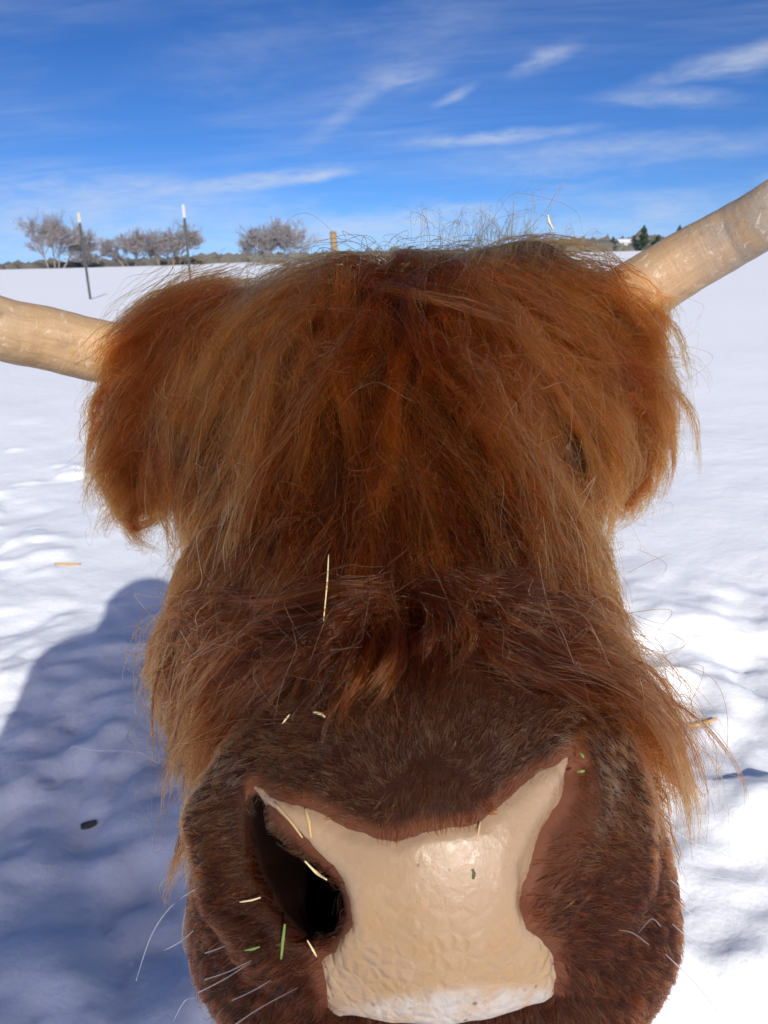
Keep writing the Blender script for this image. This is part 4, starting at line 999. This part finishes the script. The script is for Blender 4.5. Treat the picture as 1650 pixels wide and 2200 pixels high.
# ------------------------------------------------------------------ bits of straw and grass caught in the coat and on the nose
def bit(name, pix, width, colours, label, lift=.004, group=None, cat='straw', depth=None, taper=.5):
    P = [v3(x, y, depth) for x, y in pix] if depth else list(surf_many([a for a, _ in pix], [b for _, b in pix], lift))
    width *= .75
    if np.isnan(np.array(P)).any(): return
    V, F, _ = tube(to_world(np.array(P)), [width * taper] + [width] * (len(P) - 2) + [width * taper] if len(P) > 2 else [width, width * taper], 6, 4, .10, hash(label) % 7)
    o = mesh_np(name, V, F, simple_mat(name, *colours, 260, .55), None); tag(o, label, cat, group); return o
PALE = ((.62, .47, .22), (.74, .62, .36)); TAN = ((.44, .27, .11), (.55, .37, .17)); GREEN = ((.10, .16, .03), (.20, .27, .06)); GREY = ((.42, .40, .36), (.55, .53, .48))
bit('straw', [(706, 1192), (703, 1250), (695, 1335)], .00055, PALE, 'long thin pale straw standing upright in the snout hair', .026)
bit('straw', [(612, 1412), (590, 1428), (570, 1440)], .0006, PALE, 'short pale straw lying in dark hair above the open nostril', .016)
bit('straw', [(673, 1530), (690, 1534), (698, 1540)], .0010, PALE, 'stubby bright straw bit at the end of the snout locks', .010)
bit('straw', [(622, 1535), (612, 1548), (606, 1555)], .0006, PALE, 'tiny straw fleck beside the stubby bright straw bit', .010)
bit('straw', [(656, 1738), (664, 1768), (668, 1800)], .0010, TAN, 'brown straw stuck upright on the pale nose pad', .0030)
bit('straw', [(590, 1725), (625, 1765), (650, 1800)], .0008, TAN, 'tan straw along the nostril rim of the nose pad', .0030)
bit('straw', [(655, 1850), (680, 1875), (702, 1890)], .0008, PALE, 'thin straw lying along the lower rim of the open nostril', .0025)
bit('straw', [(1032, 1765), (1028, 1785), (1025, 1805)], .0007, TAN, 'small dark straw sliver in the middle of the nose pad', .0022)
bit('straw', [(515, 1938), (540, 1934), (560, 1928)], .0006, PALE, 'thin straw in wet fur below the open nostril', .004)
bit('grass_blade', [(612, 1985), (608, 2020), (604, 2060)], .0010, GREEN, 'bright green grass blade hanging under the open nostril', .007, cat='grass')
bit('grass_blade', [(525, 2042), (545, 2038), (558, 2034)], .0007, GREEN, 'short green grass scrap flat in the lip fur', .005, cat='grass')
bit('straw', [(660, 2020), (672, 2040), (680, 2055)], .0006, PALE, 'straw sliver beside the hanging green grass blade', .006)
bit('seed_husk', [(1177, 462), (1180, 477), (1189, 493)], .0016, ((.70, .58, .30), (.80, .72, .48)), 'yellow seed husk caught in the hair above the crown', cat='husk', depth=.70, taper=.45)
bit('leaf_crumb', [(1014, 1866), (1017, 1876), (1015, 1888)], .0014, ((.035, .045, .012), (.06, .07, .02)), 'dark green leaf crumb stuck on the nose pad', .0018, cat='leaf', taper=.7)
bit('leaf_crumb', [(1246, 1618), (1250, 1622), (1254, 1628)], .0009, GREEN, 'green crumb at the top of the closed nostril fold', .0035, cat='leaf')
bit('leaf_crumb', [(1240, 1658), (1248, 1657), (1256, 1656)], .0010, GREEN, 'green crumb lower down in the closed nostril fold', .0035, cat='leaf')
# straw lying on the snow
def snow_bit(px, py, L, ang, w, colours, label, name='straw', cat='straw'):
    g = ground_pt(px, py); d = np.array((math.cos(ang), math.sin(ang), 0)) * L / 2; P = []
    for s in (-1, 0, 1):
        q = g + d * s; q[2] = gh(q[0], q[1]) + w * .8; P.append(q)
    V, F, _ = tube(P, [w * .6, w, w * .5], 6, 4, .1, 1); tag(mesh_np(name, V, F, simple_mat(name, *colours, 60, .8), None), label, cat)
snow_bit(143, 1200, .09, .1, .006, TAN, 'tan straw stalk on the sunlit snow')
snow_bit(1512, 1530, .07, .2, .006, TAN, 'brown straw stalk on the trampled snow')
snow_bit(182, 1722, .03, .4, .008, ((.05, .05, .05), (.09, .085, .08)), 'dark crumb of dirt in the shadowed snow', 'dirt_crumb', 'dirt')
